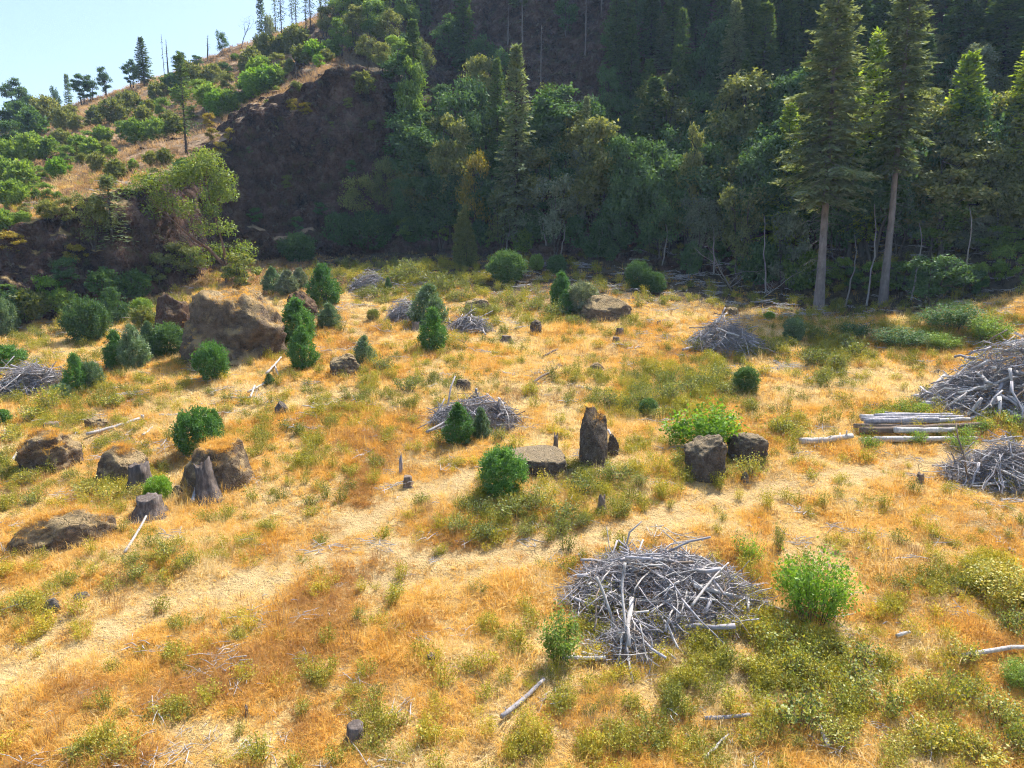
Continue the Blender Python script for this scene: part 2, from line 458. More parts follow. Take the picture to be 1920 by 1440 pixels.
# ------------------------------------------------------------------ geometry for plants
class Geo:
    """Collects vertices and faces of several shapes for one mesh."""
    def __init__(self):
        self.v = []; self.q = []; self.t = []; self.n = 0
    def add(self, v, q=None, t=None):
        v = np.asarray(v, float).reshape(-1, 3)
        if q is not None and len(q): self.q.append(np.asarray(q) + self.n)
        if t is not None and len(t): self.t.append(np.asarray(t) + self.n)
        self.v.append(v); self.n += len(v)
    def tube(self, pts, rad, k=6, cap=False):
        pts = np.asarray(pts, float); n = len(pts)
        rad = np.broadcast_to(np.asarray(rad, float), (n,))
        tan = np.gradient(pts, axis=0)
        tan /= np.linalg.norm(tan, axis=1, keepdims=True) + 1e-9
        ref = np.array([0.0, 0.0, 1.0]) if abs(tan[:, 2].mean()) < 0.8 else np.array([1.0, 0.0, 0.0])
        a = np.cross(tan, ref); a /= np.linalg.norm(a, axis=1, keepdims=True) + 1e-9
        b = np.cross(tan, a)
        th = np.arange(k) * 2 * math.pi / k
        ring = pts[:, None] + rad[:, None, None] * (a[:, None] * np.cos(th)[None, :, None] + b[:, None] * np.sin(th)[None, :, None])
        i = np.arange(n - 1)[:, None] * k; j = np.arange(k)[None]
        j2 = (j + 1) % k
        q = np.stack([i + j, i + j2, i + k + j2, i + k + j], -1).reshape(-1, 4)
        t = None
        if cap:
            ring = np.concatenate([ring.reshape(-1, 3), pts[[0]], pts[[-1]]])
            c0 = n * k; c1 = c0 + 1; jj = np.arange(k); jn = (jj + 1) % k
            t = np.concatenate([np.stack([np.full(k, c0), jn, jj], -1), np.stack([np.full(k, c1), (n - 1) * k + jj, (n - 1) * k + jn], -1)])
        self.add(ring, q, t)
    def kites(self, c, d, nrm, ln, wd):
        """Leaf shaped quads: base c, direction d, face normal nrm, length, width."""
        c = np.asarray(c, float); m = len(c)
        d = d / (np.linalg.norm(d, axis=1, keepdims=True) + 1e-9)
        s = np.cross(d, nrm); s /= np.linalg.norm(s, axis=1, keepdims=True) + 1e-9
        up = np.cross(s, d)
        ln = np.broadcast_to(np.asarray(ln, float), (m,))[:, None]; wd = np.broadcast_to(np.asarray(wd, float), (m,))[:, None]
        p0 = c; p2 = c + d * ln
        mid = c + d * ln * 0.45 - up * ln * 0.06
        p1 = mid + s * wd * 0.5; p3 = mid - s * wd * 0.5
        v = np.stack([p0, p1, p2, p3], 1).reshape(-1, 3)
        q = np.arange(m * 4).reshape(-1, 4)
        self.add(v, q)
    def mesh(self, name, mats, smooth=False):
        f = []
        if self.q: f.append(np.concatenate(self.q))
        if self.t: f.append(np.concatenate(self.t))
        return make_mesh(name, np.concatenate(self.v), f, mats, smooth)

def unit(r, n):
    v = r.normal(size=(n, 3)); return v / (np.linalg.norm(v, axis=1, keepdims=True) + 1e-9)

# ------------------------------------------------------------------ plant materials
M = {}
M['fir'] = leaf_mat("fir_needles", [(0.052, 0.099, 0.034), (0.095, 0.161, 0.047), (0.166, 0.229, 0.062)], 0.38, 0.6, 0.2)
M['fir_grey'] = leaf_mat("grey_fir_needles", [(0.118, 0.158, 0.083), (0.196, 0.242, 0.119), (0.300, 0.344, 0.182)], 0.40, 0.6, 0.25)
M['fir_lit'] = leaf_mat("sunlit_fir_needles", [(0.139, 0.222, 0.036), (0.300, 0.404, 0.054), (0.491, 0.566, 0.082)], 0.58, 0.6, 0.2)  # lighter copy of the fir needles, sunshine put into the colour
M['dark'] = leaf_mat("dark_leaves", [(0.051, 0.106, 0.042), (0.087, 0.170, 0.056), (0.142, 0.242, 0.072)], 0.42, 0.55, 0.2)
M['olive'] = leaf_mat("olive_leaves", [(0.110, 0.138, 0.040), (0.200, 0.229, 0.064), (0.329, 0.330, 0.112)], 0.48, 0.5, 0.25)
M['mid'] = leaf_mat("green_leaves", [(0.098, 0.180, 0.039), (0.197, 0.306, 0.056), (0.321, 0.433, 0.088)], 0.50, 0.5, 0.2)
M['bright'] = leaf_mat("bright_leaves", [(0.117, 0.234, 0.024), (0.193, 0.358, 0.034), (0.303, 0.468, 0.055)], 0.52, 0.5, 0.2)
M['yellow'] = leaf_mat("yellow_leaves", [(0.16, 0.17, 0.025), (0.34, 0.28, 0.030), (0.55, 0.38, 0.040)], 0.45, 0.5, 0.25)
M['pale'] = leaf_mat("pale_leaves", [(0.100, 0.135, 0.075), (0.180, 0.220, 0.130), (0.280, 0.310, 0.200)], 0.38, 0.5, 0.35)
M['holly'] = leaf_mat("holly_leaves", [(0.052, 0.136, 0.033), (0.095, 0.227, 0.050), (0.172, 0.340, 0.079)], 0.45, 0.5, 0.25)
M['holly_pale'] = leaf_mat("pale_holly_leaves", [(0.072, 0.137, 0.064), (0.129, 0.217, 0.097), (0.241, 0.330, 0.177)], 0.38, 0.5, 0.45)
M['shrub'] = leaf_mat("yellow_green_leaves", [(0.120, 0.168, 0.036), (0.240, 0.282, 0.048), (0.432, 0.396, 0.060), (0.576, 0.432, 0.060)], 0.42, 0.5, 0.3)
M['weed'] = leaf_mat("weed_leaves", [(0.115, 0.155, 0.041), (0.216, 0.250, 0.061), (0.344, 0.331, 0.088)], 0.42, 0.55, 0.25)
M['rust'] = leaf_mat("rust_leaves", [(0.10, 0.055, 0.02), (0.22, 0.10, 0.03), (0.34, 0.18, 0.05)], 0.35, 0.6, 0.2)

def bark_mat(name, c0, c1, c2, scale=3.0):
    m, nt = new_mat(name)
    co = N(nt, 'ShaderNodeTexCoord').outputs['Object']
    mp = N(nt, 'ShaderNodeMapping'); mp.inputs['Scale'].default_value = (1, 1, 0.18); nt.links.new(co, mp.inputs[0])
    info = N(nt, 'ShaderNodeObjectInfo')
    n = noise_n(nt, mp.outputs[0], scale, 6, 0.7)
    n2 = noise_n(nt, co, scale * 0.35, 3, 0.6)
    f = math_n(nt, 'ADD', math_n(nt, 'MULTIPLY', n, 0.7), math_n(nt, 'MULTIPLY', n2, 0.3))
    col = ramp(nt, f, [(0.32, c0), (0.5, c1), (0.68, c2)])
    col = mixc(nt, math_n(nt, 'MULTIPLY', info.outputs['Random'], 0.45), col, c0)
    finish(nt, col, 0.9, n, 0.8, 0.05, 0.2)
    return m
M['bark'] = bark_mat("fir_bark", (0.11, 0.085, 0.075), (0.24, 0.20, 0.18), (0.36, 0.31, 0.29))
M['bark_dark'] = bark_mat("dark_bark", (0.045, 0.035, 0.028), (0.10, 0.08, 0.06), (0.17, 0.14, 0.11))
M['bark_pale'] = bark_mat("pale_bark", (0.20, 0.17, 0.14), (0.36, 0.32, 0.28), (0.50, 0.46, 0.42))
M['bark_red'] = bark_mat("madrone_bark", (0.10, 0.05, 0.03), (0.24, 0.13, 0.08), (0.38, 0.25, 0.15))
M['wood'] = bark_mat("weathered_wood", (0.16, 0.145, 0.145), (0.38, 0.355, 0.36), (0.62, 0.58, 0.585), 6.0)
M['wood_white'] = bark_mat("bleached_wood", (0.22, 0.195, 0.18), (0.50, 0.465, 0.43), (0.70, 0.665, 0.63), 6.0)
M['wood_brown'] = bark_mat("brown_wood", (0.10, 0.07, 0.05), (0.22, 0.165, 0.12), (0.34, 0.27, 0.21), 6.0)

# ------------------------------------------------------------------ trees (built at unit metre scale, z up, base at the origin)
def fir_geo(seed, h, r, base, tr, dens=1.0, ragged=0.25, kl=0.42, kw=0.15, droop=0.28, dead=True, power=0.75):
    R = np.random.default_rng(seed)
    trunk = Geo(); crown = Geo()
    zz = np.linspace(-0.6, h, 12)
    wob = np.cumsum(R.normal(0, 0.012 * h / 12, (12, 2)), axis=0) * 0.6
    wob -= wob[1]
    pts = np.column_stack([wob, zz])
    rad = tr * np.clip(1 - np.maximum(zz, 0) / h, 0.02, 1) ** 0.85; rad[0] *= 1.35; rad[1] *= 1.12
    trunk.tube(pts, rad, 10)
    ax = lambda z: np.array([np.interp(z, zz, pts[:, 0]), np.interp(z, zz, pts[:, 1]), z])
    z = base * h
    C, D, NN, LL = [], [], [], []
    while z < h * 0.99:
        t = (z - base * h) / (h - base * h)
        n = int(R.integers(4, 7))
        a0 = R.uniform(0, 6.28)
        for k in range(n):
            if R.random() < 0.10 * (1 - t): continue
            az = a0 + k * 6.283 / n + R.normal(0, 0.25)
            L = r * ((1 - t) ** power) * (0.72 + 0.42 * R.random()) * (1 - ragged * R.random()) * min(1, 0.55 + 3.2 * t) + 0.14
            el = math.radians(38 * t ** 1.3 - 14 + R.normal(0, 6))
            s = np.linspace(0, 1, 6)
            hor = np.array([math.cos(az), math.sin(az), 0])
            o = ax(z + R.uniform(-0.2, 0.2))
            P = o + hor * (s * L * math.cos(el))[:, None] + np.array([0, 0, 1.0]) * (s * L * math.sin(el) - droop * L * (s ** 1.6) * (1 - t) + 0.10 * L * s ** 4)[:, None]
            trunk.tube(P[::2], [0.035 * L ** 0.6, 0.022 * L ** 0.6, 0.008], 3)
            side = np.cross(hor, [0, 0, 1.0])
            m = max(3, int(L / (kl * 0.50) * dens))
            for ss in np.linspace(0.16, 1.0, m):
                pb = np.array([np.interp(ss, s, P[:, j]) for j in range(3)])
                fw = P[-1] - P[-2]; fw /= np.linalg.norm(fw)
                for sg in (-1, 1):
                    tl = (0.10 + 0.42 * (1 - ss) ** 0.8 * min(1, ss * 4)) * L * (0.6 + 0.6 * R.random()) + kl * 0.25
                    d = fw * 0.75 + side * sg * (0.85 + 0.3 * R.random()) + np.array([0, 0, R.normal(-0.22, 0.16)])
                    d /= np.linalg.norm(d)
                    kk = max(1, int(round(tl / (kl * 0.75))))
                    for q in range(kk):
                        C.append(pb + d * (q * kl * 0.72) + np.array([0, 0, -0.10 * (q * kl) ** 1.3]))
                        D.append(d + R.normal(0, 0.22, 3) + np.array([0, 0, -0.12 * q])); NN.append(R.normal(0, 0.45, 3) + np.array([0, 0, 1.0]))
                        LL.append(kl * (0.7 + 0.6 * R.random()))
            C.append(P[-2]); D.append(P[-1] - P[-2]); NN.append(np.array([0, 0, 1.0]) + R.normal(0, .3, 3)); LL.append(kl * 1.3)
        z += (0.24 + 0.26 * (1 - t)) * (h / 26) ** 0.4 / dens ** 0.5 * (0.8 + 0.4 * R.random())
    LL = np.array(LL)
    crown.kites(np.array(C), np.array(D), np.array(NN), LL, LL * kw / kl * (0.8 + 0.5 * R.random(len(LL))))
    # leader
    crown.kites(np.array([[pts[-1, 0], pts[-1, 1], h - 0.5]] * 3), np.array([[0, 0, 1.0]] * 3) + R.normal(0, .08, (3, 3)), unit(R, 3), 0.8, 0.14)
    if dead:
        for k in range(int(80 * base / 0.4)):
            z = h * R.uniform(base * 0.35, base * 1.05); az = R.uniform(0, 6.28); L = R.uniform(0.4, 0.75 * r) * (0.4 + 0.6 * z / (base * h))
            o = ax(z); d = np.array([math.cos(az), math.sin(az), R.uniform(-0.55, 0.05)])
            trunk.tube([o, o + d * L * 0.5 + [0, 0, -0.04 * L], o + d * L + [0, 0, -0.22 * L]], [0.03, 0.018, 0.006], 3)
    return trunk, crown

def broad_geo(seed, h, r, nclump=26, per=330, leaf=0.26, trunk_r=None, base=0.25, lean=(0, 0), fork=2, clump=0.30, tall=1.0, top=1.0):
    R = np.random.default_rng(seed)
    trunk = Geo(); crown = Geo()
    trunk_r = trunk_r or 0.022 * h
    cent = []
    c0 = np.array([lean[0] * h, lean[1] * h, 0])
    for k in range(nclump):
        for _ in range(30):
            p = R.uniform(-1, 1, 3)
            if np.linalg.norm(p) < 1 and (np.linalg.norm(p) > 0.35 or k < 3): break
        zc = base + (1 - base) * (0.5 + 0.47 * p[2])
        wid = 1.0 - 0.38 * max(0, p[2]) ** 2 * top
        cent.append(np.array([p[0] * r * 0.82 * wid, p[1] * r * 0.82 * wid, zc * h]) + c0 * zc)
    cent = np.array(cent)
    # limbs: trunk forks, each fork reaches toward its nearest clumps
    forks = []
    fh = h * (base * R.uniform(0.55, 0.85))
    start = np.array([0, 0, -0.4])
    for f in range(fork):
        az = R.uniform(0, 6.28) if fork > 1 else 0
        b0 = start + np.array([math.cos(az), math.sin(az), 0]) * trunk_r * (0.8 if fork > 1 else 0)
        mid = np.array([math.cos(az) * r * 0.16, math.sin(az) * r * 0.16, fh]) + c0 * base * 0.6
        end = np.array([math.cos(az) * r * 0.35, math.sin(az) * r * 0.35, h * (0.72 + 0.16 * R.random())]) + c0 * 0.75
        if fork == 1: end = np.array([R.normal(0, r * 0.1), R.normal(0, r * 0.1), h * 0.88]) + c0 * 0.85
        s = np.linspace(0, 1, 8)[:, None]
        P = (1 - s) ** 2 * b0 + 2 * s * (1 - s) * mid + s ** 2 * end + R.normal(0, 0.03 * r, (8, 3)) * np.sin(s * 3.1)
        trunk.tube(P, trunk_r / math.sqrt(fork) * np.linspace(1.15, 0.18, 8), 7)
        forks.append(P)
    allp = np.concatenate(forks)
    for c in cent:
        cand = allp[allp[:, 2] < c[2] - 0.02 * h]
        if len(cand) == 0: cand = allp
        b = cand[np.argmin(np.linalg.norm(cand - c, axis=1) + R.uniform(0, r * 0.3, len(cand)))]
        mid = (b + c) / 2 + np.array([0, 0, -0.06 * h]) * R.random()
        trunk.tube([b, mid, c], np.array([0.30, 0.18, 0.05]) * trunk_r, 4)
    C, Nn = [], []
    for c in cent:
        rc = clump * r * R.uniform(0.7, 1.25)
        n = int(per * R.uniform(0.6, 1.3))
        p = unit(R, n) * (R.random(n) ** 0.45)[:, None]
        p[:, 2] *= 0.72 * tall
        lump = 1 + 0.35 * np.sin(p[:, 0] * 5 + c[0]) * np.cos(p[:, 1] * 5 + c[1])
        C.append(c + p * rc * lump[:, None]); Nn.append(p * 0.7 + np.array([0, 0, 0.7]) + R.normal(0, 0.5, p.shape))
    C = np.concatenate(C); Nn = np.concatenate(Nn)
    D = unit(R, len(C)); D[:, 2] -= 0.25
    ln = leaf * R.uniform(0.6, 1.35, len(C))
    crown.kites(C, D, Nn, ln, ln * 0.62)
    return trunk, crown

def bush_geo(seed, h, r, shape='cone', shoots=170, per=34, leaf=0.12, stems=6):
    """Dense clipped-looking bush: shoots of leaves over an egg or ball, with an irregular outline."""
    R = np.random.default_rng(seed)
    stem = Geo(); crown = Geo()
    def prof(t):
        if shape == 'cone': return (0.62 + 0.38 * np.sin(np.clip(t / 0.32, 0, 1) * 1.57)) * (1 - np.clip((t - 0.22) / 0.80, 0, 1) ** 1.7)
        if shape == 'column': return (0.7 + 0.3 * np.sin(np.clip(t / 0.25, 0, 1) * 1.57)) * (1 - np.clip((t - 0.35) / 0.66, 0, 1) ** 1.4)
        return np.sqrt(np.clip(1 - (2 * np.clip(t, 0.02, 1) * 0.97 - 0.92) ** 2, 0.02, 1))
    ph = R.uniform(0, 6.28, 6); am = R.normal(0, 0.035, 6)
    def lump(th, t): return 1 + sum(am[k] * np.sin((k + 1) * th + ph[k] + 3 * t * (k % 3)) for k in range(6))
    t = R.random(shoots) ** (1.1 if shape != 'ball' else 0.9)
    th = R.uniform(0, 6.28, shoots)
    rr = prof(t) * r * lump(th, t) * R.uniform(0.72, 1.04, shoots)
    base = np.column_stack([np.cos(th) * rr, np.sin(th) * rr, 0.03 * h + t * h * 0.94])
    out = np.column_stack([np.cos(th), np.sin(th), 0.55 + 0.9 * t])
    out /= np.linalg.norm(out, axis=1, keepdims=True)
    C, D, Nn = [], [], []
    sl = 0.30 * r
    for k in range(shoots):
        n = int(per * R.uniform(0.6, 1.4))
        s = R.random(n) ** 0.8
        ax = out[k] + R.normal(0, 0.25, 3)
        d = unit(R, n) * 0.9 + ax * 0.8
        C.append(base[k] - ax * sl * 0.45 + ax * (s * sl)[:, None] + R.normal(0, sl * 0.24, (n, 3)))
        D.append(d); Nn.append(unit(R, n) * 0.8 + np.array([0, 0, 0.7]) + ax * 0.3)
    # inner leaves close the holes
    n = shoots * 12
    t2 = R.random(n); th2 = R.uniform(0, 6.28, n); r2 = prof(t2) * r * np.sqrt(R.random(n)) * 0.8
    C.append(np.column_stack([np.cos(th2) * r2, np.sin(th2) * r2, t2 * h * 0.92])); D.append(unit(R, n)); Nn.append(unit(R, n))
    C = np.concatenate(C); D = np.concatenate(D); Nn = np.concatenate(Nn)
    C[:, 2] = np.maximum(C[:, 2], 0.02)
    ln = leaf * R.uniform(0.65, 1.4, len(C))
    crown.kites(C, D, Nn, ln, ln * 0.55)
    for k in range(stems):
        a = R.uniform(0, 6.28); q = R.uniform(0.15, 0.5) * r
        stem.tube([[0.1 * q * math.cos(a), 0.1 * q * math.sin(a), -0.2], [q * 0.6 * math.cos(a), q * 0.6 * math.sin(a), h * 0.35], [q * math.cos(a), q * math.sin(a), h * 0.75]], [0.035, 0.025, 0.008], 5)
    return stem, crown

def shrub_geo(seed, h, r, stems=22, per=46, leaf=0.085, up=0.8):
    """Loose, see-through shrub: wiry stems with leaves along them."""
    R = np.random.default_rng(seed)
    stem = Geo(); crown = Geo()
    C, D, Nn = [], [], []
    for k in range(stems):
        a = R.uniform(0, 6.28); q = r * math.sqrt(R.random())
        b = np.array([math.cos(a) * q * 0.35, math.sin(a) * q * 0.35, -0.08])
        e = np.array([math.cos(a) * q, math.sin(a) * q, h * R.uniform(0.55, 1.0) * (1 - 0.35 * (q / r) ** 2)])
        m = (b + e) / 2 + np.array([0, 0, h * 0.12]) + R.normal(0, 0.06 * r, 3)
        stem.tube([b, m, e], [0.014, 0.010, 0.004], 3)
        n = int(per * R.uniform(0.5, 1.5)); s = R.uniform(0.25, 1.03, n)[:, None]
        p = (1 - s) ** 2 * b + 2 * s * (1 - s) * m + s ** 2 * e
        C.append(p + R.normal(0, 0.11 * r + 0.04, (n, 3))); D.append(unit(R, n) + np.array([0, 0, up * 0.4])); Nn.append(unit(R, n) * 0.7 + np.array([0, 0, 0.8]))
    C = np.concatenate(C); D = np.concatenate(D); Nn = np.concatenate(Nn)
    C[:, 2] = np.maximum(C[:, 2], 0.0)
    ln = leaf * R.uniform(0.6, 1.5, len(C))
    crown.kites(C, D, Nn, ln, ln * 0.6)
    return stem, crown

def bare_geo(seed, h, tr, spread=0.5, depth=3, lean=(0.0, 0.0), first=0.3, kids=4):
    """Leafless tree: one branching skeleton."""
    R = np.random.default_rng(seed)
    g = Geo()
    def grow(p, d, L, rad, lev):
        n = 5
        P = [p]; dd = d / np.linalg.norm(d)
        for k in range(n):
            dd = dd + R.normal(0, 0.13, 3) + np.array([0, 0, 0.05]); dd /= np.linalg.norm(dd)
            P.append(P[-1] + dd * L / n)
        P = np.array(P)
        g.tube(P, np.linspace(rad, rad * (0.35 if lev < depth else 0.2), n + 1), 7 if lev == 0 else (4 if lev == 1 else 3))
        if lev < depth:
            for k in range(kids + (2 if lev == 0 else 0)):
                s = R.uniform(first, 1.0) if lev == 0 else R.uniform(0.25, 1.0)
                q = np.array([np.interp(s * n, np.arange(n + 1), P[:, j]) for j in range(3)])
                az = R.uniform(0, 6.28)
                nd = dd * 0.55 + np.array([math.cos(az), math.sin(az), R.uniform(-0.1, 0.5)]) * (0.6 + spread)
                grow(q, nd, L * R.uniform(0.32, 0.6), rad * (1 - 0.6 * s) * 0.55, lev + 1)
    grow(np.array([0, 0, -0.3]), np.array([lean[0], lean[1], 1.0]), h, tr, 0)
    return g

def snag_geo(seed, h, tr, stubs=26, lean=(0, 0)):
    R = np.random.default_rng(seed)
    g = Geo()
    z = np.linspace(-0.4, h, 9)
    P = np.column_stack([np.cumsum(R.normal(0, 0.012 * h / 9, 9)) + lean[0] * z, np.cumsum(R.normal(0, 0.012 * h / 9, 9)) + lean[1] * z, z])
    g.tube(P, tr * np.linspace(1.1, 0.22, 9), 7, True)
    for k in range(stubs):
        zz = h * R.uniform(0.25, 0.97); a = R.uniform(0, 6.28); L = R.uniform(0.25, 0.12 * h) * (1.1 - zz / h) + 0.2
        o = np.array([np.interp(zz, z, P[:, 0]), np.interp(zz, z, P[:, 1]), zz])
        d = np.array([math.cos(a), math.sin(a), R.uniform(-0.5, 0.25)])
        g.tube([o, o + d * L * 0.6, o + d * L + [0, 0, -0.12 * L]], [0.045, 0.03, 0.01], 3)
    return g

LIB = {}
def lib(key, trunk, crown, tmat, cmat, h, r):
    """Keeps the meshes of one plant kind: (trunk mesh, crown mesh, height, radius)."""
    LIB[key] = (trunk.mesh(key + "_trunk", [M[tmat]], True) if trunk is not None else None,
                crown.mesh(key + "_crown", [M[cmat]]) if crown is not None else None, h, r)

def plant(key, name, loc, h, r=None, rotz=None, label=None, cat=None, group=None, seed=0, tilt=(0, 0), parts=('trunk', 'crown'), crown_mat=None):
    """A plant of its own: an Empty at its foot carrying trunk and crown."""
    tm, cm, H, Rr = LIB[key]
    sz = h / H; sr = (r / Rr) if r else sz
    o = link(name, None, loc=loc, rot=(tilt[0], tilt[1], rotz if rotz is not None else random.Random(seed).uniform(0, 6.28)), scale=(sr, sr, sz))
    o.empty_display_size = 0.3
    if tm: link(parts[0], tm, o)
    if cm:
        c = link(parts[1], cm, o)
        if crown_mat:
            c.material_slots[0].link = 'OBJECT'; c.material_slots[0].material = M[crown_mat]
    return tag(o, label, cat, group)
# ------------------------------------------------------------------ plant kinds
for k, a in {'fir_tall': (11, 40, 5.2, 0.34, 0.37, 1.3), 'fir_tall_thin': (12, 41, 4.0, 0.40, 0.35, 1.25)}.items():
    t, c = fir_geo(a[0], a[1], a[2], a[3], a[4], a[5], 0.48, 0.50, 0.20, 0.40)
    lib(k, t, c, 'bark', 'fir_grey', a[1], a[2])
for k, a in {'fir_full': (21, 24, 3.6, 0.10, 0.26), 'fir_dark': (22, 26, 4.0, 0.14, 0.28), 'fir_narrow': (23, 22, 2.6, 0.12, 0.24)}.items():
    t, c = fir_geo(a[0], a[1], a[2], a[3], a[4], 0.95, 0.25, 0.55, 0.25, 0.30, False)
    lib(k, t, c, 'bark_dark', 'fir', a[1], a[2])
t, c = fir_geo(31, 16, 2.3, 0.22, 0.16, 0.42, 0.6, 0.40, 0.16, 0.2, True)
lib('fir_sparse', t, c, 'bark_dark', 'fir', 16, 2.3)
for k, a in {'broad_round': (41, 10, 3.6, 30, 300, 0.30, 2, 0.20), 'broad_tall': (42, 12, 3.0, 30, 300, 0.30, 2, 0.16), 'broad_loose': (43, 10, 3.8, 24, 230, 0.30, 3, 0.22),
             'broad_wide': (44, 9, 4.2, 34, 280, 0.30, 3, 0.15), 'broad_small': (45, 6, 2.4, 20, 260, 0.24, 3, 0.08)}.items():
    t, c = broad_geo(a[0], a[1], a[2], a[3], a[4], a[5], None, a[7], fork=a[6], clump=0.33)
    lib(k, t, c, 'bark_dark', 'dark', a[1], a[2])
t, c = broad_geo(46, 9, 2.6, 16, 200, 0.30, 0.16, 0.45, lean=(0.06, 0), fork=1, clump=0.42)
lib('pine_round', t, c, 'bark_dark', 'dark', 9, 2.6)
for k, a in {'bush_egg': (51, 2.6, 1.05, 'cone'), 'bush_egg_b': (52, 2.6, 1.0, 'cone'), 'bush_ball': (53, 2.0, 1.15, 'ball'), 'bush_ball_b': (54, 2.0, 1.1, 'ball'), 'bush_column': (55, 7.0, 1.15, 'column')}.items():
    t, c = bush_geo(a[0], a[1], a[2], a[3], 230, 46, 0.105 if a[3] != 'column' else 0.18)
    lib(k, t, c, 'bark_dark', 'holly', a[1], a[2])
for k, a in {'bush_far': (56, 3.0, 1.7, 'ball'), 'bush_far_b': (57, 3.2, 1.5, 'cone')}.items():
    t, c = bush_geo(a[0], a[1], a[2], a[3], 90, 26, 0.30)
    lib(k, t, c, 'bark_dark', 'mid', a[1], a[2])
for k, a in {'shrub_a': (61, 1.1, 0.9, 26, 46), 'shrub_b': (62, 1.0, 1.0, 30, 42), 'shrub_c': (63, 0.9, 0.7, 20, 40)}.items():
    t, c = shrub_geo(a[0], a[1], a[2], a[3], a[4])
    lib(k, t, c, 'wood_brown', 'shrub', a[1], a[2])
t, c = shrub_geo(64, 3.2, 2.0, 34, 90, 0.20); lib('maple_bush', t, c, 'bark_dark', 'bright', 3.2, 2.0)
t, c = shrub_geo(65, 3.4, 1.75, 46, 110, 0.125); lib('leafy_bush', t, c, 'bark_dark', 'bright', 3.4, 1.75)
t, c = shrub_geo(66, 3.2, 0.95, 30, 95, 0.115); lib('upright_bush', t, c, 'bark_dark', 'mid', 3.2, 0.95)
t, c = shrub_geo(67, 3.0, 0.5, 9, 26, 0.11); lib('wisp', t, c, 'wood_brown', 'olive', 3.0, 0.5)

PR = random.Random(7)
def tree_at(p, key, h, r, name, label, cat='tree', group=None, mat=None, rotz=None, tilt=(0, 0), sink=0.0, parts=('trunk', 'crown')):
    return plant(key, name, (p.x, p.y, p.z - sink), h, r, PR.uniform(0, 6.28) if rotz is None else rotz, label, cat, group, tilt=tilt, crown_mat=mat, parts=parts)

def tree_px(u, vb, vt, w, key, name, label, cat='tree', group=None, mat=None, **k):
    """Tree whose foot and top the photograph shows at rows vb and vt, w pixels wide."""
    p = hit(u, vb)
    h = max(0.5, ztop(u, vt, p.y) - p.z)
    return tree_at(p, key, h, 0.5 * w * mpp(p), name, label, cat, group, mat, **k)

def tree_y(u, Y, vt, w, key, name, label, cat='tree', group=None, mat=None, **k):
    """Tree standing Y metres away on the bearing of column u, its top at row vt."""
    d = ray(u, 400); x = d[0] / d[1] * Y
    p = Vector((x, Y, float(height(x, Y))))
    h = max(1.0, ztop(u, vt, Y) - p.z)
    return tree_at(p, key, h, 0.5 * w * mpp(p), name, label, cat, group, mat, **k)

# ------------------------------------------------------------------ trees one can name
tree_px(1535, 578, -55, 235, 'fir_tall', 'fir_tree', "tall grey-green fir with broad crown and bare lower trunk at forest edge", mat='fir_grey', tilt=(0, 0.012))
tree_px(1655, 572, -110, 165, 'fir_tall_thin', 'fir_tree', "tall slim fir with long bare trunk just beside the broadest fir", mat='fir_grey', tilt=(0, 0.014))
tree_y(968, 99, 85, 112, 'fir_full', 'fir_tree', "pointed sunlit silvery fir standing alone before the dark gully", mat='fir_grey')
tree_px(872, 502, 384, 38, 'bush_column', 'cedar_tree', "small dense columnar evergreen lit along its edge at the forest foot", mat='olive', sink=0.1)
tree_y(1097, 98, 183, 44, 'fir_narrow', 'fir_tree', "slender young fir tip with pale sunlit edge above the broadleaf thicket", mat='fir_grey')
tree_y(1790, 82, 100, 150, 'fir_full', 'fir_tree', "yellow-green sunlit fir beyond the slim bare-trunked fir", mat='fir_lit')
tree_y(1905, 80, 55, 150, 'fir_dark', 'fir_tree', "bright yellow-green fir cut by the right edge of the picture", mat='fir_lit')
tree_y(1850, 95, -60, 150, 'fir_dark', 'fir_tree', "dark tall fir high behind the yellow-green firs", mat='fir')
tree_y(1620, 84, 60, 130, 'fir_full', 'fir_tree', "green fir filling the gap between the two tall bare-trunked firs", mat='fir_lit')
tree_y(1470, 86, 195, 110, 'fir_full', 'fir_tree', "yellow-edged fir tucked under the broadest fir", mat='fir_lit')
tree_y(1765, 79, 330, 120, 'broad_tall', 'maple_tree', "green maple under the sunlit fir at the forest edge", mat='mid')
tree_px(1745, 580, 462, 130, 'broad_loose', 'maple_tree', "low leafy maple spreading over the shaded forest foot", mat='dark')
tree_y(1830, 78, 400, 110, 'broad_round', 'broadleaf_tree', "glossy pale-leaved tree below the bright right-hand firs", mat='pale')
tree_y(1800, 92, 75, 90, 'broad_tall', 'broadleaf_tree', "silvery pale tree top showing between two firs", mat='pale')
tree_y(1895, 76, 420, 120, 'broad_round', 'broadleaf_tree', "green leafy tree at the right edge above the grassy mound", mat='mid')
tree_px(1040, 482, 305, 105, 'broad_loose', 'broadleaf_tree', "pale sunlit broadleaf tree with white trunk at the forest foot", mat='pale')
tree_y(1092, 99, 265, 62, 'broad_tall', 'broadleaf_tree', "pale sunlit column of leaves below the slender young fir", mat='pale')
tree_y(848, 104, 205, 96, 'broad_tall', 'maple_tree', "yellow-topped maple on the edge of the dark gully", mat='olive')
tree_y(895, 102, 255, 80, 'broad_loose', 'maple_tree', "maple with yellow autumn sprays beside the silvery fir", mat='yellow')
tree_y(905, 118, 100, 100, 'broad_round', 'broadleaf_tree', "sunlit olive-green tree behind the silvery fir", mat='olive')
tree_y(775, 112, 100, 66, 'broad_tall', 'broadleaf_tree', "narrow leafy tree standing at the shoulder of the high rock face", mat='mid')
tree_y(1292, 92, 222, 64, 'broad_tall', 'broadleaf_tree', "light green tree lit by the sun in the middle of the thicket", mat='olive')
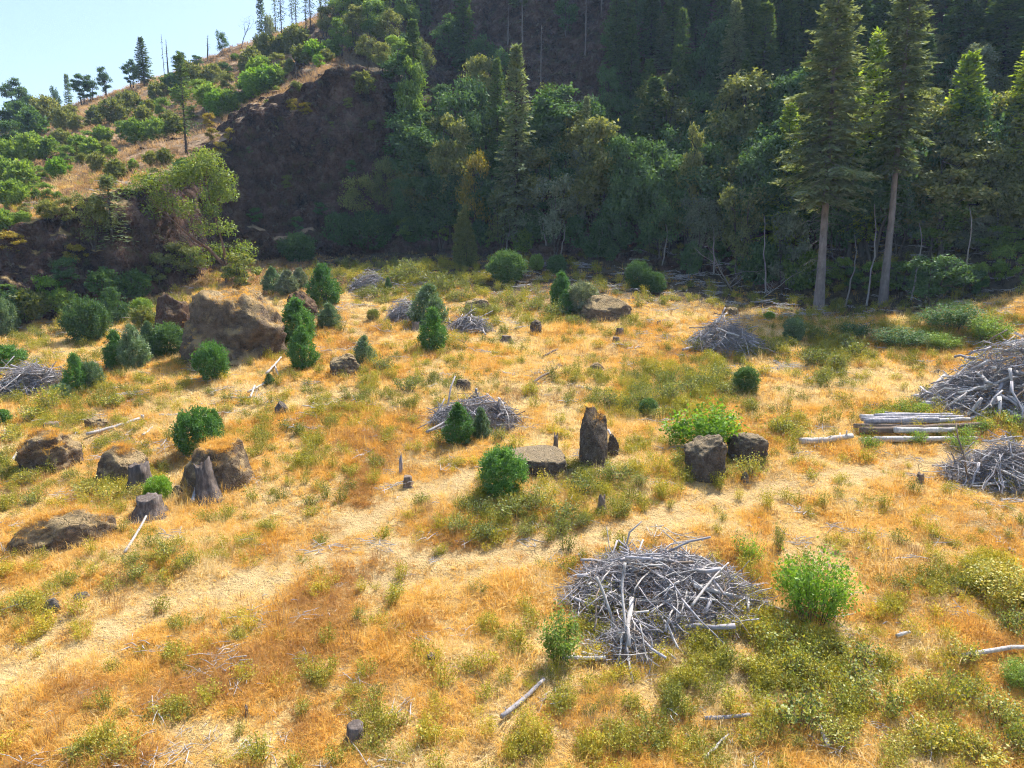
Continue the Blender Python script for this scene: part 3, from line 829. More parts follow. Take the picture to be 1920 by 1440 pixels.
tree_px(1310, 505, 345, 90, 'broad_loose', 'broadleaf_tree', "grey-green lit tree low in the thicket", mat='pale')
tree_px(1385, 530, 318, 105, 'broad_loose', 'broadleaf_tree', "broad olive tree with a thin pale trunk near the fallen branches", mat='olive')
tree_px(1470, 550, 385, 90, 'broad_small', 'broadleaf_tree', "pale glossy tree at the foot of the broadest fir", mat='pale')
tree_px(940, 478, 330, 80, 'broad_loose', 'broadleaf_tree', "olive tree on several thin trunks under the silvery fir", mat='olive')
tree_px(1165, 470, 245, 110, 'broad_round', 'broadleaf_tree', "dark rounded tree behind the pale column of leaves", mat='dark')
tree_px(1240, 490, 330, 110, 'broad_wide', 'broadleaf_tree', "dark wide tree low in the shaded thicket", mat='dark')
tree_px(1150, 480, 380, 90, 'broad_wide', 'broadleaf_tree', "dark leafy tree low beside the white-trunked tree", mat='dark')
tree_px(725, 440, 270, 60, 'broad_loose', 'broadleaf_tree', "thin grey-green tree against the foot of the high rock face", mat='olive')
tree_px(680, 440, 310, 90, 'broad_loose', 'broadleaf_tree', "twiggy half-bare tree in front of the high rock face", mat='olive')
tree_px(760, 450, 330, 90, 'broad_round', 'broadleaf_tree', "dark green tree at the corner of the high rock face", mat='dark')
tree_px(830, 465, 320, 110, 'broad_round', 'broadleaf_tree', "dark green rounded tree beneath the yellow-topped maple", mat='dark')

# the big leaning madrone on the left and its neighbours
p = hit(425, 530)
R_ = np.random.default_rng(5)
tg, cg = Geo(), Geo()
s_ = mpp(p)
def mpt(u, v, dy): return np.array([(u - 425) * s_, dy, (530 - v) * s_ / 0.985])
limbs = [[mpt(425, 540, 0), mpt(426, 505, 0), mpt(424, 470, 0), mpt(415, 430, 0.3), mpt(403, 395, 0.5), mpt(398, 345, 0.3), mpt(404, 310, 0.2)],
         [mpt(423, 500, 0), mpt(400, 470, -0.5), mpt(375, 452, -0.9), mpt(352, 430, -1.1), mpt(322, 400, -1.2), mpt(290, 365, -1.0)],
         [mpt(352, 430, -1.1), mpt(340, 400, -0.6), mpt(338, 365, -0.4)],
         [mpt(403, 395, 0.5), mpt(425, 370, 0.9), mpt(436, 345, 0.8)], [mpt(322, 400, -1.2), mpt(300, 410, -1.6), mpt(280, 392, -1.8)],
         [mpt(400, 470, -0.5), mpt(370, 480, 0.6), mpt(330, 488, 0.9)]]
for k, L in enumerate(limbs):
    tg.tube(np.array(L), np.linspace(0.22 if k < 2 else 0.10, 0.04, len(L)), 8)
C, Nn = [], []
for (u, v, dy, rr, n) in [(400,315,0.2,42,900),(425,345,0.8,36,700),(372,335,0.0,38,700),(405,370,1.2,38,650),(345,345,-0.6,38,650),(300,352,-1.0,36,600),(272,372,-1.6,28,420),(325,385,-1.0,36,550),(352,395,0.6,34,480),
                          (415,400,-1.4,26,330),(330,480,0.8,42,620),(375,485,0.8,34,420),(300,405,-1.6,30,380),(390,330,-1.6,32,420),(312,500,0.9,30,380),(440,372,0.2,24,300),(425,430,0.6,30,300),(385,430,0.4,32,320),(455,470,0.9,34,360),(440,505,0.9,30,300),(405,470,1.0,30,260)]:
    n = int(n * 1.5); q_ = unit(R_, n) * (R_.random(n) ** 0.5)[:, None]; q_[:, 2] *= 0.75
    C.append(mpt(u, v, dy) + q_ * rr * 0.82 * s_); Nn.append(q_ * 0.8 + np.array([0, 0, 0.8]) + R_.normal(0, 0.5, q_.shape))
C = np.concatenate(C); Nn = np.concatenate(Nn); D = unit(R_, len(C)); ln = 0.29 * R_.uniform(0.6, 1.35, len(C))
cg.kites(C, D, Nn, ln, ln * 0.55)
M['madrone'] = leaf_mat("madrone_leaves", [(0.10, 0.15, 0.030), (0.19, 0.26, 0.040), (0.30, 0.36, 0.055)], 0.55, 0.5, 0.25)
lib('madrone', tg, cg, 'bark_red', 'madrone', 1.0, 1.0)
plant('madrone', 'madrone_tree', p, 1.0, 1.0, 0, "leaning madrone with two red-brown trunks and bright yellow-green crown before rock face", 'tree')
tree_px(215, 500, 330, 100, 'fir_sparse', 'fir_tree', "grey-green feathery young fir against the low rock face", mat='fir_grey')
tree_px(180, 480, 345, 80, 'broad_loose', 'broadleaf_tree', "grey-green leafy tree beside the feathery young fir", mat='olive')
tree_px(350, 290, 100, 62, 'fir_sparse', 'fir_tree', "thin sparse conifer standing on the hillside above the madrone", mat='fir')
tree_px(330, 520, 450, 90, 'broad_small', 'broadleaf_tree', "small olive tree under the leaning madrone behind the great boulder", mat='olive')
tree_px(455, 545, 470, 80, 'broad_small', 'broadleaf_tree', "thin yellow-green sapling growing out of the great boulder's top", mat='shrub')
tree_px(90, 588, 512, 62, 'broad_small', 'maple_tree', "bright yellow-green small maple at the foot of the low rock face", mat='bright')
tree_px(20, 560, 530, 60, 'broad_small', 'broadleaf_tree', "green bushy tree at the left edge below the rock face", mat='mid')
tree_px(145, 498, 455, 50, 'broad_small', 'maple_tree', "yellow-leaved small maple clinging to the low rock face", mat='yellow')
tree_px(20, 480, 430, 60, 'broad_small', 'maple_tree', "orange-yellow small maple at the left edge of the rock face", mat='yellow')

# trees and shrubs covering the bank and the low rock face at the left
BR = random.Random(12)
for (u, v, w, key, mat) in [(130,545,56,'broad_small','dark'),
    (200,560,60,'bush_far','dark'),(120,590,50,'bush_far','mid'),(250,560,56,'bush_far','dark'),(300,540,56,'broad_small','olive'),(35,590,50,'bush_far','dark'),
    (130,420,44,'broad_small','olive'),(90,410,36,'bush_far','olive'),(360,520,60,'broad_small','olive'),(60,600,60,'bush_far','weed'),(150,620,54,'bush_far','weed'),(270,615,44,'bush_far','weed')]:
    p = hit(u, v); r = 0.5 * w * mpp(p)
    lab = ("dark" if mat == 'dark' else "green" if mat == 'mid' else "olive") + (" tree" if 'broad' in key else " bush") + (" growing on the low rock face" if v < 520 else " in the thicket under the low rock face") + (" near the left edge" if u < 110 else " by the feathery fir" if u < 240 else " toward the madrone")
    tree_at(p, key, r * BR.uniform(1.9, 2.7) if 'broad' in key else r * 1.7, r, 'bank_tree' if 'broad' in key else 'bank_bush', lab, 'tree' if 'broad' in key else 'bush', lab.replace(' tree', ' trees').replace(' bush', ' bushes'), mat=mat)
for (u, v, w) in [(470,300,26),(520,260,22),(590,290,26),(540,360,30),(620,250,22),(660,330,30),(480,420,34),(600,410,30),(655,210,24),(700,250,26),(560,440,34),(700,380,34)]:
    p = hit(u, v); r = 0.5 * w * mpp(p)
    tree_at(p, 'broad_small', r * 1.9, r, 'cliff_bush', "small scrubby bush rooted in the high shaded rock face", 'bush', 'scrubby bushes on the high rock face', mat=BR.choice(['dark', 'olive']))

# ------------------------------------------------------------------ forest on the shaded slope
FR = random.Random(21)
forest_n = 0
rows = []
v = -70
while v < 500:
    u = 770 + FR.uniform(0, 40)
    while u < 1990:
        uu = u + FR.uniform(-16, 16); vv = v + FR.uniform(-18, 18)
        u += 44 if v > 150 else 52
        foot = np.interp(uu, [760, 1000, 1300, 1500, 1700, 1990], [445, 455, 490, 520, 540, 520])
        if vv > foot: continue
        gap = (790 < uu < 1120 and vv < 330 - 0.15 * abs(uu - 880))
        if gap and FR.random() < 0.80: continue
        if uu < 800 and vv < 150: continue
        rows.append((uu, vv))
    v += 46
def where(u, v):
    """Which stretch of the shaded slope a tree stands on, named by what one can find there."""
    col = ("in the dark gully" if u < 930 else "uphill of the silvery fir" if u < 1060 else "behind the pale column of leaves" if u < 1190 else "in the middle of the forest" if u < 1330
           else "above the olive tree" if u < 1450 else "behind the broadest fir" if u < 1600 else "behind the slim tall fir" if u < 1730 else "behind the yellow-green firs")
    row = "near the picture's top" if v < 60 else "halfway up the slope" if v < 260 else "low on the slope"
    return col + ", " + row
for uu, vv in rows:
    p = hit(uu, vv)
    if p.y > 200: continue
    high = np.interp(vv, [-130, 200, 480], [1.0, 0.55, 0.06]) * (1.0 if uu > 1080 else 0.35)
    lit = FR.random()
    if uu > 1690 and vv < 330: high *= 0.25
    if FR.random() < high:
        key = FR.choice(['fir_full', 'fir_dark', 'fir_dark', 'fir_narrow'])
        h = FR.uniform(10, 19)
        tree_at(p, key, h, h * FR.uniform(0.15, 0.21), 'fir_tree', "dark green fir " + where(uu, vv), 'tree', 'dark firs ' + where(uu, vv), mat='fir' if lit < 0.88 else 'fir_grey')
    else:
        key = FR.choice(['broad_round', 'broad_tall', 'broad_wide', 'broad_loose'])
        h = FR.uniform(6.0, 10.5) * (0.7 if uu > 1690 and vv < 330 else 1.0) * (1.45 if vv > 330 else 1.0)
        if lit > (0.80 if uu < 1640 else 0.45):  # sun on these crowns is put into the leaf colour, as olive
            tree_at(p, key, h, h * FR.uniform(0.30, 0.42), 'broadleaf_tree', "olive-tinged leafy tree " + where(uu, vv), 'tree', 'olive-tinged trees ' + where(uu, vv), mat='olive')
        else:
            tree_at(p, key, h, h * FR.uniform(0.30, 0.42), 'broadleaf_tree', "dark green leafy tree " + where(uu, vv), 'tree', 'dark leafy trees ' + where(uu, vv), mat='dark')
# understorey along the forest foot
def foot_of(u):
    return ("under the high rock face" if u < 770 else "beside the columnar evergreen" if u < 900 else "under the silvery fir" if u < 1010 else "by the white-trunked tree" if u < 1120
            else "behind the two dark round bushes" if u < 1260 else "by the bare branchy dead tree" if u < 1450 else "between the tall bare trunks" if u < 1680 else "below the yellow-green firs")
for k in range(42):
    uu = 640 + k * 31 + FR.uniform(-14, 14)
    foot = np.interp(uu, [640, 760, 1000, 1300, 1500, 1700, 1990], [452, 465, 478, 512, 545, 560, 545])
    p = hit(uu, foot + FR.uniform(-22, 4))
    h = FR.uniform(2.2, 4.6)
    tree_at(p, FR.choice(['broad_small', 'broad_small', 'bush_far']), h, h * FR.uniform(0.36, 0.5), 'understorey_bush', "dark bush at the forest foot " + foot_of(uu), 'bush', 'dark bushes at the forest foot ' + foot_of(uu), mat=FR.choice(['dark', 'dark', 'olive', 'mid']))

# snags and dead trees
SN = {}
for k in range(4):
    g = snag_geo(80 + k, 12, 0.17, 30); SN[k] = g.mesh("snag", [M['bark']], True)
SD = [m.copy() for m in SN.values()]
for m in SD: m.materials[0] = M['bark_dark']
def snag_px(u, vb, vt, k, label, group=None, Y=None, thick=1.0, dark=False, lean=0.0):
    if Y: d = ray(u, 300); x = d[0] / d[1] * Y; p = Vector((x, Y, float(height(x, Y))))
    else: p = hit(u, vb)
    h = ztop(u, vt, p.y) - p.z
    o = link("dead_tree", (SD if dark else SN)[k % 4], loc=p, rot=(0, lean, k * 1.3), scale=(thick, thick, h / 12))
    return tag(o, label, "dead tree", group)
snag_px(953, 115, 12, 0, "pale dead tree with drooping bare branches high in the dark gully", thick=1.2)
snag_px(980, 90, -20, 1, "leaning pale snag just uphill of the drooping dead tree", lean=-0.06)
snag_px(1014, 195, 48, 2, "thin dark snag below the two pale dead trees of the gully")
snag_px(1097, 118, -40, 3, "straight pale snag rising out of the gully's upper edge")
snag_px(1128, 30, -60, 1, "bare snag at the top of the dark forest slope")
snag_px(308, 140, 63, 1, "tall bare snag on the skyline beside the pointed conifer", thick=1.5, dark=True)
snag_px(316, 142, 74, 2, "shorter bare snag touching the tall skyline snag", dark=True, thick=1.2)
snag_px(389, 114, 64, 3, "lone bare snag on the open skyline", dark=True, thick=1.2, lean=-0.08)
snag_px(556, 150, 105, 0, "short dead trunk on the hillside above the rock face", dark=True, thick=0.9)
g = bare_geo(90, 8.5, 0.16, 0.7, 3, (0.1, 0), 0.3, 4); me = g.mesh("bare_tree", [M['bark_dark']], True)
p = hit(452, 90); h = ztop(452, 30, p.y) - p.z
tag(link("bare_tree", me, loc=p, scale=h / 9.5), "leafless spreading tree on the skyline above the bush-covered hillside", "bare tree")
g = bare_geo(91, 7, 0.2, 0.8, 3, (0.9, 0), 0.2, 4); me = g.mesh("bare_tree", [M['bark_dark']], True)
p = hit(282, 150)
tag(link("bare_tree", me, loc=p, rot=(0, 0, 0.2), scale=1.0), "crooked leaning dead tree on the skyline beside the pointed conifer", "bare tree")
g = bare_geo(92, 7.5, 0.11, 0.9, 3, (-0.5, -0.2), 0.15, 5); me = g.mesh("bare_tree", [M['bark_pale']], True)
for (u, v, rz, sc, lab) in [(1375, 545, 0.3, 0.95, "bare grey branchy dead tree leaning out of the forest edge"), (1425, 560, 1.9, 0.6, "small bare grey dead tree near the foot of the olive tree")]:
    tag(link("bare_tree", me, loc=hit(u, v), rot=(0.2, 0, rz), scale=sc), lab, "bare tree")
# thin pale trunks along the forest foot
g = Geo(); zz_ = np.linspace(-0.3, 9, 9); R_ = np.random.default_rng(8)
g.tube(np.column_stack([np.cumsum(R_.normal(0, .14, 9)), np.cumsum(R_.normal(0, .14, 9)), zz_]), np.linspace(0.11, 0.03, 9), 6); thin = g.mesh("thin_trunk", [M['bark_pale']], True)
for (u, v, vt, lean) in [(1618,572,385,0.10),(1030,484,400,0),(1046,484,410,0.05),(945,478,410,-0.08),(972,478,400,0.1),(1176,470,400,0),(1401,520,360,0.02),(1440,545,400,-0.1),(1580,570,440,0.06),(1705,560,420,0.04),(1805,545,390,0.03),(745,455,360,-0.2),(1340,510,420,0.1),(1115,480,400,0.0),(1240,500,420,-0.05)]:
    p = hit(u, v); h = ztop(u, vt, p.y) - p.z
    lab = "thin crooked white trunk between the two tall bare-trunked firs" if u == 1618 else "thin pale bare trunk at the foot of the shaded forest"
    tag(link("thin_trunk", thin, loc=p, rot=(0, lean, u), scale=(1, 1, h / 9)), lab, "dead tree", None if u == 1618 else "thin pale trunks at the forest foot")

# ------------------------------------------------------------------ skyline and hillside trees
for (u, vb, vt, w, key, mat, lab) in [
    (32, 222, 142, 52, 'broad_tall', 'dark', "tall dark tree highest of those at the left end of the skyline"),
    (62, 225, 180, 46, 'broad_round', 'dark', "dark rounded tree right of the skyline's leftmost tall tree"),
    (8, 250, 205, 50, 'broad_round', 'dark', "low dark tree at the left edge of the skyline"),
    (104, 208, 156, 30, 'broad_tall', 'dark', "slim dark skyline tree first of a row of five"),
    (130, 200, 140, 30, 'fir_narrow', 'fir', "pointed dark skyline tree second of a row of five"),
    (155, 196, 136, 40, 'broad_tall', 'dark', "round-topped skyline tree third of a row of five"),
    (172, 192, 138, 30, 'broad_tall', 'dark', "leaning skyline tree fourth of a row of five"),
    (198, 182, 122, 30, 'broad_tall', 'dark', "round-topped skyline tree last of a row of five"),
    (271, 162, 70, 46, 'fir_full', 'fir', "pointed dark conifer tallest on the open skyline"),
    (248, 168, 108, 34, 'broad_tall', 'dark', "dark leafy tree touching the pointed skyline conifer"),
    (338, 142, 94, 32, 'broad_tall', 'dark', "umbrella-shaped skyline tree beyond the bare snags"),
    (370, 128, 102, 24, 'broad_round', 'dark', "small dark tree on the skyline before the lone snag"),
    (416, 106, 52, 28, 'broad_loose', 'dark', "leaning tree on the skyline between the lone snag and leafless tree"),
    (492, 75, -20, 38, 'fir_narrow', 'fir', "dark conifer on the upper skyline reaching the picture's top edge"),
    (510, 66, 18, 44, 'broad_round', 'olive', "olive rounded tree on the upper skyline")]:
    tree_px(u, vb, vt, w, key, 'fir_tree' if 'fir' in key else 'skyline_tree', lab, mat=mat)
SR = random.Random(4)
for u in range(520, 660, 13):
    p = hit(u + SR.uniform(-5, 5), 75 - (u - 520) * 0.35 + SR.uniform(-12, 25))
    tree_at(p, 'fir_sparse', SR.uniform(14, 20), SR.uniform(1.1, 1.9), 'pine_tree', "slim bare-trunked pine in the group at the top of the ridge", 'tree', 'slim pines on top of the ridge', mat='fir')
for (u, v, h, key, mat) in [(640,110,7,'broad_round','mid'),(668,96,8,'broad_tall','olive'),(700,92,9,'broad_round','mid'),(735,110,9,'broad_loose','olive'),(655,70,10,'broad_tall','mid'),(690,50,12,'broad_tall','olive'),
                          (725,60,12,'fir_full','fir_lit'),(760,70,11,'broad_round','mid'),(610,75,7,'broad_round','olive'),(635,40,9,'broad_loose','mid'),(780,30,12,'fir_dark','fir'),(705,10,12,'fir_full','fir'),(745,5,12,'fir_dark','fir_lit'),
                          (690,128,6,'broad_loose','olive'),(715,140,5,'broad_round','olive'),(770,130,7,'broad_loose','dark'),(745,150,7,'broad_round','mid'),(800,60,9,'fir_dark','fir'),(670,20,12,'broad_tall','mid')]:
    p = hit(u, v)
    tree_at(p, key, h, h * (0.36 if 'broad' in key else 0.16), 'ridge_tree', "sunlit %s tree %s" % ({'mid': 'green', 'olive': 'olive', 'fir_lit': 'yellow-green fir', 'fir': 'dark fir', 'dark': 'dark'}[mat], "high in the belt above the rock face" if v < 80 else "at the rim of the high rock face"), 'tree', 'trees %s, %s' % ("high above the rock face" if v < 80 else "at the rim of the rock face", mat), mat=mat)
hill_bushes = [(15,330,46,'mid'),(45,345,50,'mid'),(75,330,36,'mid'),(25,375,44,'mid'),(60,290,50,'mid'),(95,285,34,'mid'),(130,300,40,'mid'),(110,325,34,'bright'),(150,275,34,'mid'),(175,285,36,'mid'),(165,262,34,'mid'),(195,258,30,'mid'),
    (185,312,30,'olive'),(218,325,36,'olive'),(235,250,38,'mid'),(258,255,42,'mid'),(295,252,36,'mid'),(270,225,36,'olive'),(310,215,40,'mid'),(215,215,44,'olive'),(245,200,40,'olive'),(180,225,34,'olive'),(150,235,34,'olive'),
    (120,235,36,'olive'),(90,215,46,'olive'),(60,240,50,'dark'),(20,270,60,'dark'),(40,225,46,'dark'),(300,180,36,'olive'),(340,180,34,'mid'),(375,175,40,'mid'),(395,190,44,'mid'),(410,205,36,'bright'),(430,200,40,'mid'),
    (455,180,40,'mid'),(480,170,44,'bright'),(505,160,40,'bright'),(520,150,34,'mid'),(430,165,40,'olive'),(400,150,36,'olive'),(490,140,44,'mid'),(475,125,44,'olive'),(520,120,40,'olive'),(500,100,40,'olive'),(570,110,40,'olive'),
    (590,100,38,'bright'),(600,118,30,'bright'),(620,100,34,'mid'),(560,85,44,'olive'),(530,95,36,'olive'),(420,140,34,'dark'),(360,150,40,'olive'),(325,160,36,'dark'),(205,345,30,'olive'),(85,365,34,'mid'),(5,420,44,'mid'),(10,300,44,'mid'),
    (400,255,30,'yellow'),(415,285,34,'yellow'),(435,262,28,'yellow'),(550,205,26,'yellow'),(575,215,28,'yellow'),(395,232,30,'yellow'),(535,82,30,'yellow'),(420,135,22,'yellow'),(385,300,30,'olive'),(290,330,30,'olive'),(310,300,26,'olive'),
    (345,318,34,'dark'),(685,165,40,'olive'),(670,150,34,'olive'),(120,270,30,'olive'),(285,300,26,'olive'),(330,240,34,'olive'),(360,215,30,'olive')]
for k in range(70):                                       # smaller tufts between them
    u = SR.uniform(0, 620); lo = np.interp(u, [0, 215, 420, 500, 640], [440, 335, 285, 200, 125]); hi = np.interp(u, [0, 200, 330, 450, 600], [240, 200, 158, 105, 50])
    hill_bushes.append((u, SR.uniform(hi, lo), SR.uniform(10, 22), SR.choice(['olive', 'olive', 'mid'])))
for k, (u, v, w, mat) in enumerate(hill_bushes):
    p = hit(u, v + w * 0.35)
    r = 0.5 * w * mpp(p) * 1.1
    nm = {'yellow': ("yellow maple bush clinging to the rim of the rock face", 'yellow bushes on the rock rim'), 'bright': ("vivid green bush on the sunlit hillside", 'vivid bushes on the sunlit hillside'),
          'dark': ("dark green bush below the left skyline", 'dark bushes below the skyline')}.get(mat)
    if nm is None:
        w_ = ("at the left edge of the sunlit hillside" if u < 90 else "low on the sunlit hillside above the low rock face" if v > 250 and u < 300 else "just above the leaning madrone" if v > 200 and u >= 280 else "under the left skyline trees" if u < 300
              else "under the bare snags of the skyline" if u < 420 else "along the grassy rim of the high rock face" if v > 130 else "under the upper skyline")
        nm = (("olive" if mat == 'olive' else "green") + " rounded bush " + w_, ("olive" if mat == 'olive' else "green") + " bushes " + w_)
    tree_at(p, ['bush_far', 'bush_far_b', 'broad_small', 'bush_far'][k % 4] if mat != 'yellow' else 'broad_small', r * SR.uniform(1.5, 2.1), r, 'hillside_bush', nm[0], 'bush', nm[1], mat=mat)
# ------------------------------------------------------------------ boulders
def rock_mat(name, c0, c1, c2, top, top_amt=0.8):
    m, nt = new_mat(name)
    co = N(nt, 'ShaderNodeTexCoord').outputs['Object']
    geo = N(nt, 'ShaderNodeNewGeometry')
    n = noise_n(nt, co, 1.6, 8, 0.68); n2 = noise_n(nt, co, 7.0, 5, 0.7); n3 = noise_n(nt, co, 26.0, 3, 0.7)
    col = ramp(nt, n, [(0.28, c0), (0.5, c1), (0.72, c2)])
    col = mixc(nt, ramp(nt, n2, [(0.52, (0, 0, 0)), (0.68, (0.7, 0.7, 0.7))]), col, (0.24, 0.21, 0.17))
    col = mixc(nt, ramp(nt, n3, [(0.45, (0.5, 0.5, 0.5)), (0.62, (0, 0, 0))]), col, c0)
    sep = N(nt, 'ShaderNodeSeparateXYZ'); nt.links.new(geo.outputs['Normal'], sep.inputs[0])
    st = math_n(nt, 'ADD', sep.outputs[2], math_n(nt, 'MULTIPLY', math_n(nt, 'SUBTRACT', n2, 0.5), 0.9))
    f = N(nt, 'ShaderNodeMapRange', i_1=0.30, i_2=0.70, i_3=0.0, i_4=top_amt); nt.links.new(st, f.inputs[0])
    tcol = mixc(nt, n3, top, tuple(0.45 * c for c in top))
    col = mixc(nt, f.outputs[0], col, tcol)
    h = math_n(nt, 'ADD', n2, math_n(nt, 'MULTIPLY', n3, 0.35))
    vo = N(nt, 'ShaderNodeTexVoronoi', feature='DISTANCE_TO_EDGE'); vo.inputs['Scale'].default_value = 1.3
    wv = N(nt, 'ShaderNodeVectorMath', operation='ADD'); nv = N(nt, 'ShaderNodeTexNoise'); nv.inputs['Scale'].default_value = 1.5
    nt.links.new(co, nv.inputs['Vector']); nt.links.new(co, wv.inputs[0]); nt.links.new(nv.outputs['Color'], wv.inputs[1]); nt.links.new(wv.outputs[0], vo.inputs['Vector'])
    h = math_n(nt, 'ADD', h, math_n(nt, 'MULTIPLY', math_n(nt, 'MINIMUM', vo.outputs['Distance'], 0.06), 6.0))
    finish(nt, col, 0.95, h, 1.0, 0.2, 0.1)
    return m
M['stump'] = bark_mat('stump_wood', (0.045, 0.036, 0.032), (0.12, 0.095, 0.082), (0.28, 0.235, 0.21), 7.0)
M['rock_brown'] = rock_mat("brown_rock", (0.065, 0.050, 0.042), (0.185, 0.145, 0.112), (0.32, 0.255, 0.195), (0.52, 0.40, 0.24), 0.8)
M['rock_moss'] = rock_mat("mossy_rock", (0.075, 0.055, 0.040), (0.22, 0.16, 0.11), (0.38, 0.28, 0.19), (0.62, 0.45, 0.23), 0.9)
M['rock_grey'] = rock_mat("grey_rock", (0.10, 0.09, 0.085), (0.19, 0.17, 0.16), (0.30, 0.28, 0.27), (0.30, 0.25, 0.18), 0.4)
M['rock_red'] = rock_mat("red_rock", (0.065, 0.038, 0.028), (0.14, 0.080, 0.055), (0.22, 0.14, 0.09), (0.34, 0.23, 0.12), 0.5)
import bmesh
_ico = {}
def ico(sub):
    if sub not in _ico:
        bm = bmesh.new(); bmesh.ops.create_icosphere(bm, subdivisions=sub, radius=1.0)
        bm.verts.ensure_lookup_table()
        _ico[sub] = (np.array([v.co for v in bm.verts]), np.array([[v.index for v in f.verts] for f in bm.faces])); bm.free()
    return _ico[sub]
def boulder_mesh(seed, sx, sy, sz, cuts=14, sub=5, rough=0.13, peak=(0, 0), blocky=0.25, slant=0.0, taper=0.0, planes=(), mat='rock_brown'):
    R = np.random.default_rng(seed)
    V, F = ico(sub); P = V.copy()
    low = P[:, 2] < 0                                   # below the waist the sides run straight into the ground
    f = 1 / np.maximum(np.sqrt(1 - np.minimum(P[:, 2] ** 2, 0.96)), 0.2)
    P[low, :2] *= f[low][:, None] * (1 + 0.10 * np.abs(P[low, 2:3]))
    P = np.sign(P) * np.abs(P) ** (1 - blocky * 0.5)
    P /= np.max(np.abs(P), axis=0)
    for k in range(cuts):                               # broken facets
        n = unit(R, 1)[0]; n[2] = abs(n[2]) * 0.9; n /= np.linalg.norm(n)
        d = R.uniform(0.74, 1.0)
        s = P @ n - d
        P -= np.maximum(s, 0)[:, None] * n * 0.95
    for n, d in planes:
        n = np.array(n) / np.linalg.norm(n); P -= np.maximum(P @ n - d, 0)[:, None] * n * 0.97
    off = Vector((seed * 3.1, seed * 1.7, 0))
    sc = np.array([sx, sy, sz]); big = float(sc.mean())
    nz = np.array([mnoise.fractal(Vector(p * sc / big) * 1.6 + off, 0.8, 2.1, 6) for p in P])
    tb = np.array([mnoise.turbulence(Vector(p * sc / big) * 3.2 + off, 4, True, noise_basis='PERLIN_ORIGINAL') for p in P])
    P *= (1 + rough * nz - rough * 0.55 * (tb - 0.5))[:, None]
    zt = np.clip((P[:, 2] + 1) / 2, 0, 1)
    P[:, :2] *= (1 - taper * zt ** 1.2)[:, None]
    P[:, 0] += peak[0] * zt ** 1.5; P[:, 1] += peak[1] * zt ** 1.5
    P[:, 2] += slant * P[:, 0] * np.clip(P[:, 2] + 0.6, 0, 1)
    P *= sc
    return make_mesh("boulder", P, F, [M[mat]], smooth=True)
def boulder(name, u0, u1, vt, vb, label, seed, depth=0.8, mat='rock_brown', rotz=0.0, cat='boulder', group=None, bury=0.2, waist=0.3, **k):
    """Boulder spanning columns u0..u1, standing on the ground at row vb, its top near row vt."""
    uc = (u0 + u1) / 2
    p = hit(uc, vb); s = mpp(p)
    w = (u1 - u0) * s / 2 * 0.98
    d = w * depth
    y = p.y + d * 0.9
    x = (uc - 960) / FPX / ray(uc, vb)[1] * y
    gz = min(float(height(x, y)), float(height(x, y - d * 0.8)))
    top = ztop(uc, vt, y + d * 0.1)
    H = max(0.2, top - gz)
    half = H * (1 - waist)
    me = boulder_mesh(seed, w, d, half, mat=mat, **k)
    co = np.zeros(len(me.vertices) * 3, np.float32); me.vertices.foreach_get("co", co); co = co.reshape(-1, 3)
    neg = co[:, 2] < 0
    co[neg, 2] *= (H * waist + 0.7) / half              # root it in the ground
    me.vertices.foreach_set("co", co.ravel()); me.update()
    o = link(name, me, loc=(x, y, top - half), rot=(0, 0, rotz))
    return tag(o, label, cat, group)
ROCKS = {}
ROCKS['mound'] = boulder('boulder', 335, 560, 528, 690, "great rounded boulder with dry golden grass over its top below the madrone", 3, 0.9, 'rock_moss', cuts=9, rough=0.30, waist=0.10, blocky=0.0, taper=0.16)
boulder('boulder', 290, 372, 552, 640, "brown shaded boulder leaning against the great grass-topped boulder", 8, 0.9, 'rock_red', cuts=8, rough=0.17, waist=0.3)
ROCKS['standing'] = boulder('standing_stone', 1083, 1141, 762, 882, "tall upright brown stone with a slanting tan top in the middle of clearing", 12, 0.8, 'rock_brown', cuts=4, rough=0.12, blocky=0.8, waist=0.5, taper=0.0, planes=[((0.55, -0.50, 0.62), 0.52), ((-0.9, -0.3, 0.1), 0.85)])
boulder('boulder', 1136, 1160, 816, 856, "small dark rock at the foot of the tall upright stone", 13, 0.8, 'rock_brown', rough=0.2)
ROCKS['slab'] = boulder('boulder', 938, 1072, 836, 898, "flat-topped wide brown boulder beside the bright green round bush", 14, 0.75, 'rock_brown', cuts=6, rough=0.10, blocky=0.5, waist=0.4, planes=[((0.05, -0.22, 0.97), 0.62)])
boulder('boulder', 1280, 1360, 812, 905, "brown boulder, front one of the split pair under the maple bush", 15, 0.8, 'rock_brown', cuts=8, rough=0.16, blocky=0.5, waist=0.5, planes=[((-0.45, -0.35, 0.8), 0.55)])
boulder('boulder', 1358, 1438, 806, 876, "blocky brown boulder, rear one of the split pair under the maple bush", 16, 0.85, 'rock_brown', cuts=12, rough=0.15, blocky=0.55, waist=0.5)
ROCKS['cone'] = boulder('boulder', 326, 494, 815, 934, "cone-shaped mossy boulder with a split stump against its front", 17, 0.9, 'rock_moss', cuts=5, rough=0.15, waist=0.12, peak=(0.12, 0.1), blocky=0.05, taper=0.32)
ROCKS['dark'] = boulder('boulder', 182, 286, 836, 912, "dark rounded boulder with a black stump against its side", 18, 0.85, 'rock_moss', cuts=4, rough=0.14, waist=0.15, blocky=0.1)
ROCKS['long'] = boulder('boulder', 12, 222, 962, 1040, "long low grey-brown boulder sloping down toward the left edge", 19, 0.5, 'rock_moss', cuts=3, rough=0.14, waist=0.08, slant=0.30, blocky=0.0, rotz=0.35, taper=0.05)
ROCKS['hump'] = boulder('boulder', 36, 150, 806, 888, "dark earthy rock hump overgrown with weeds near the left edge", 20, 0.7, 'rock_moss', cuts=8, rough=0.25, slant=0.25)
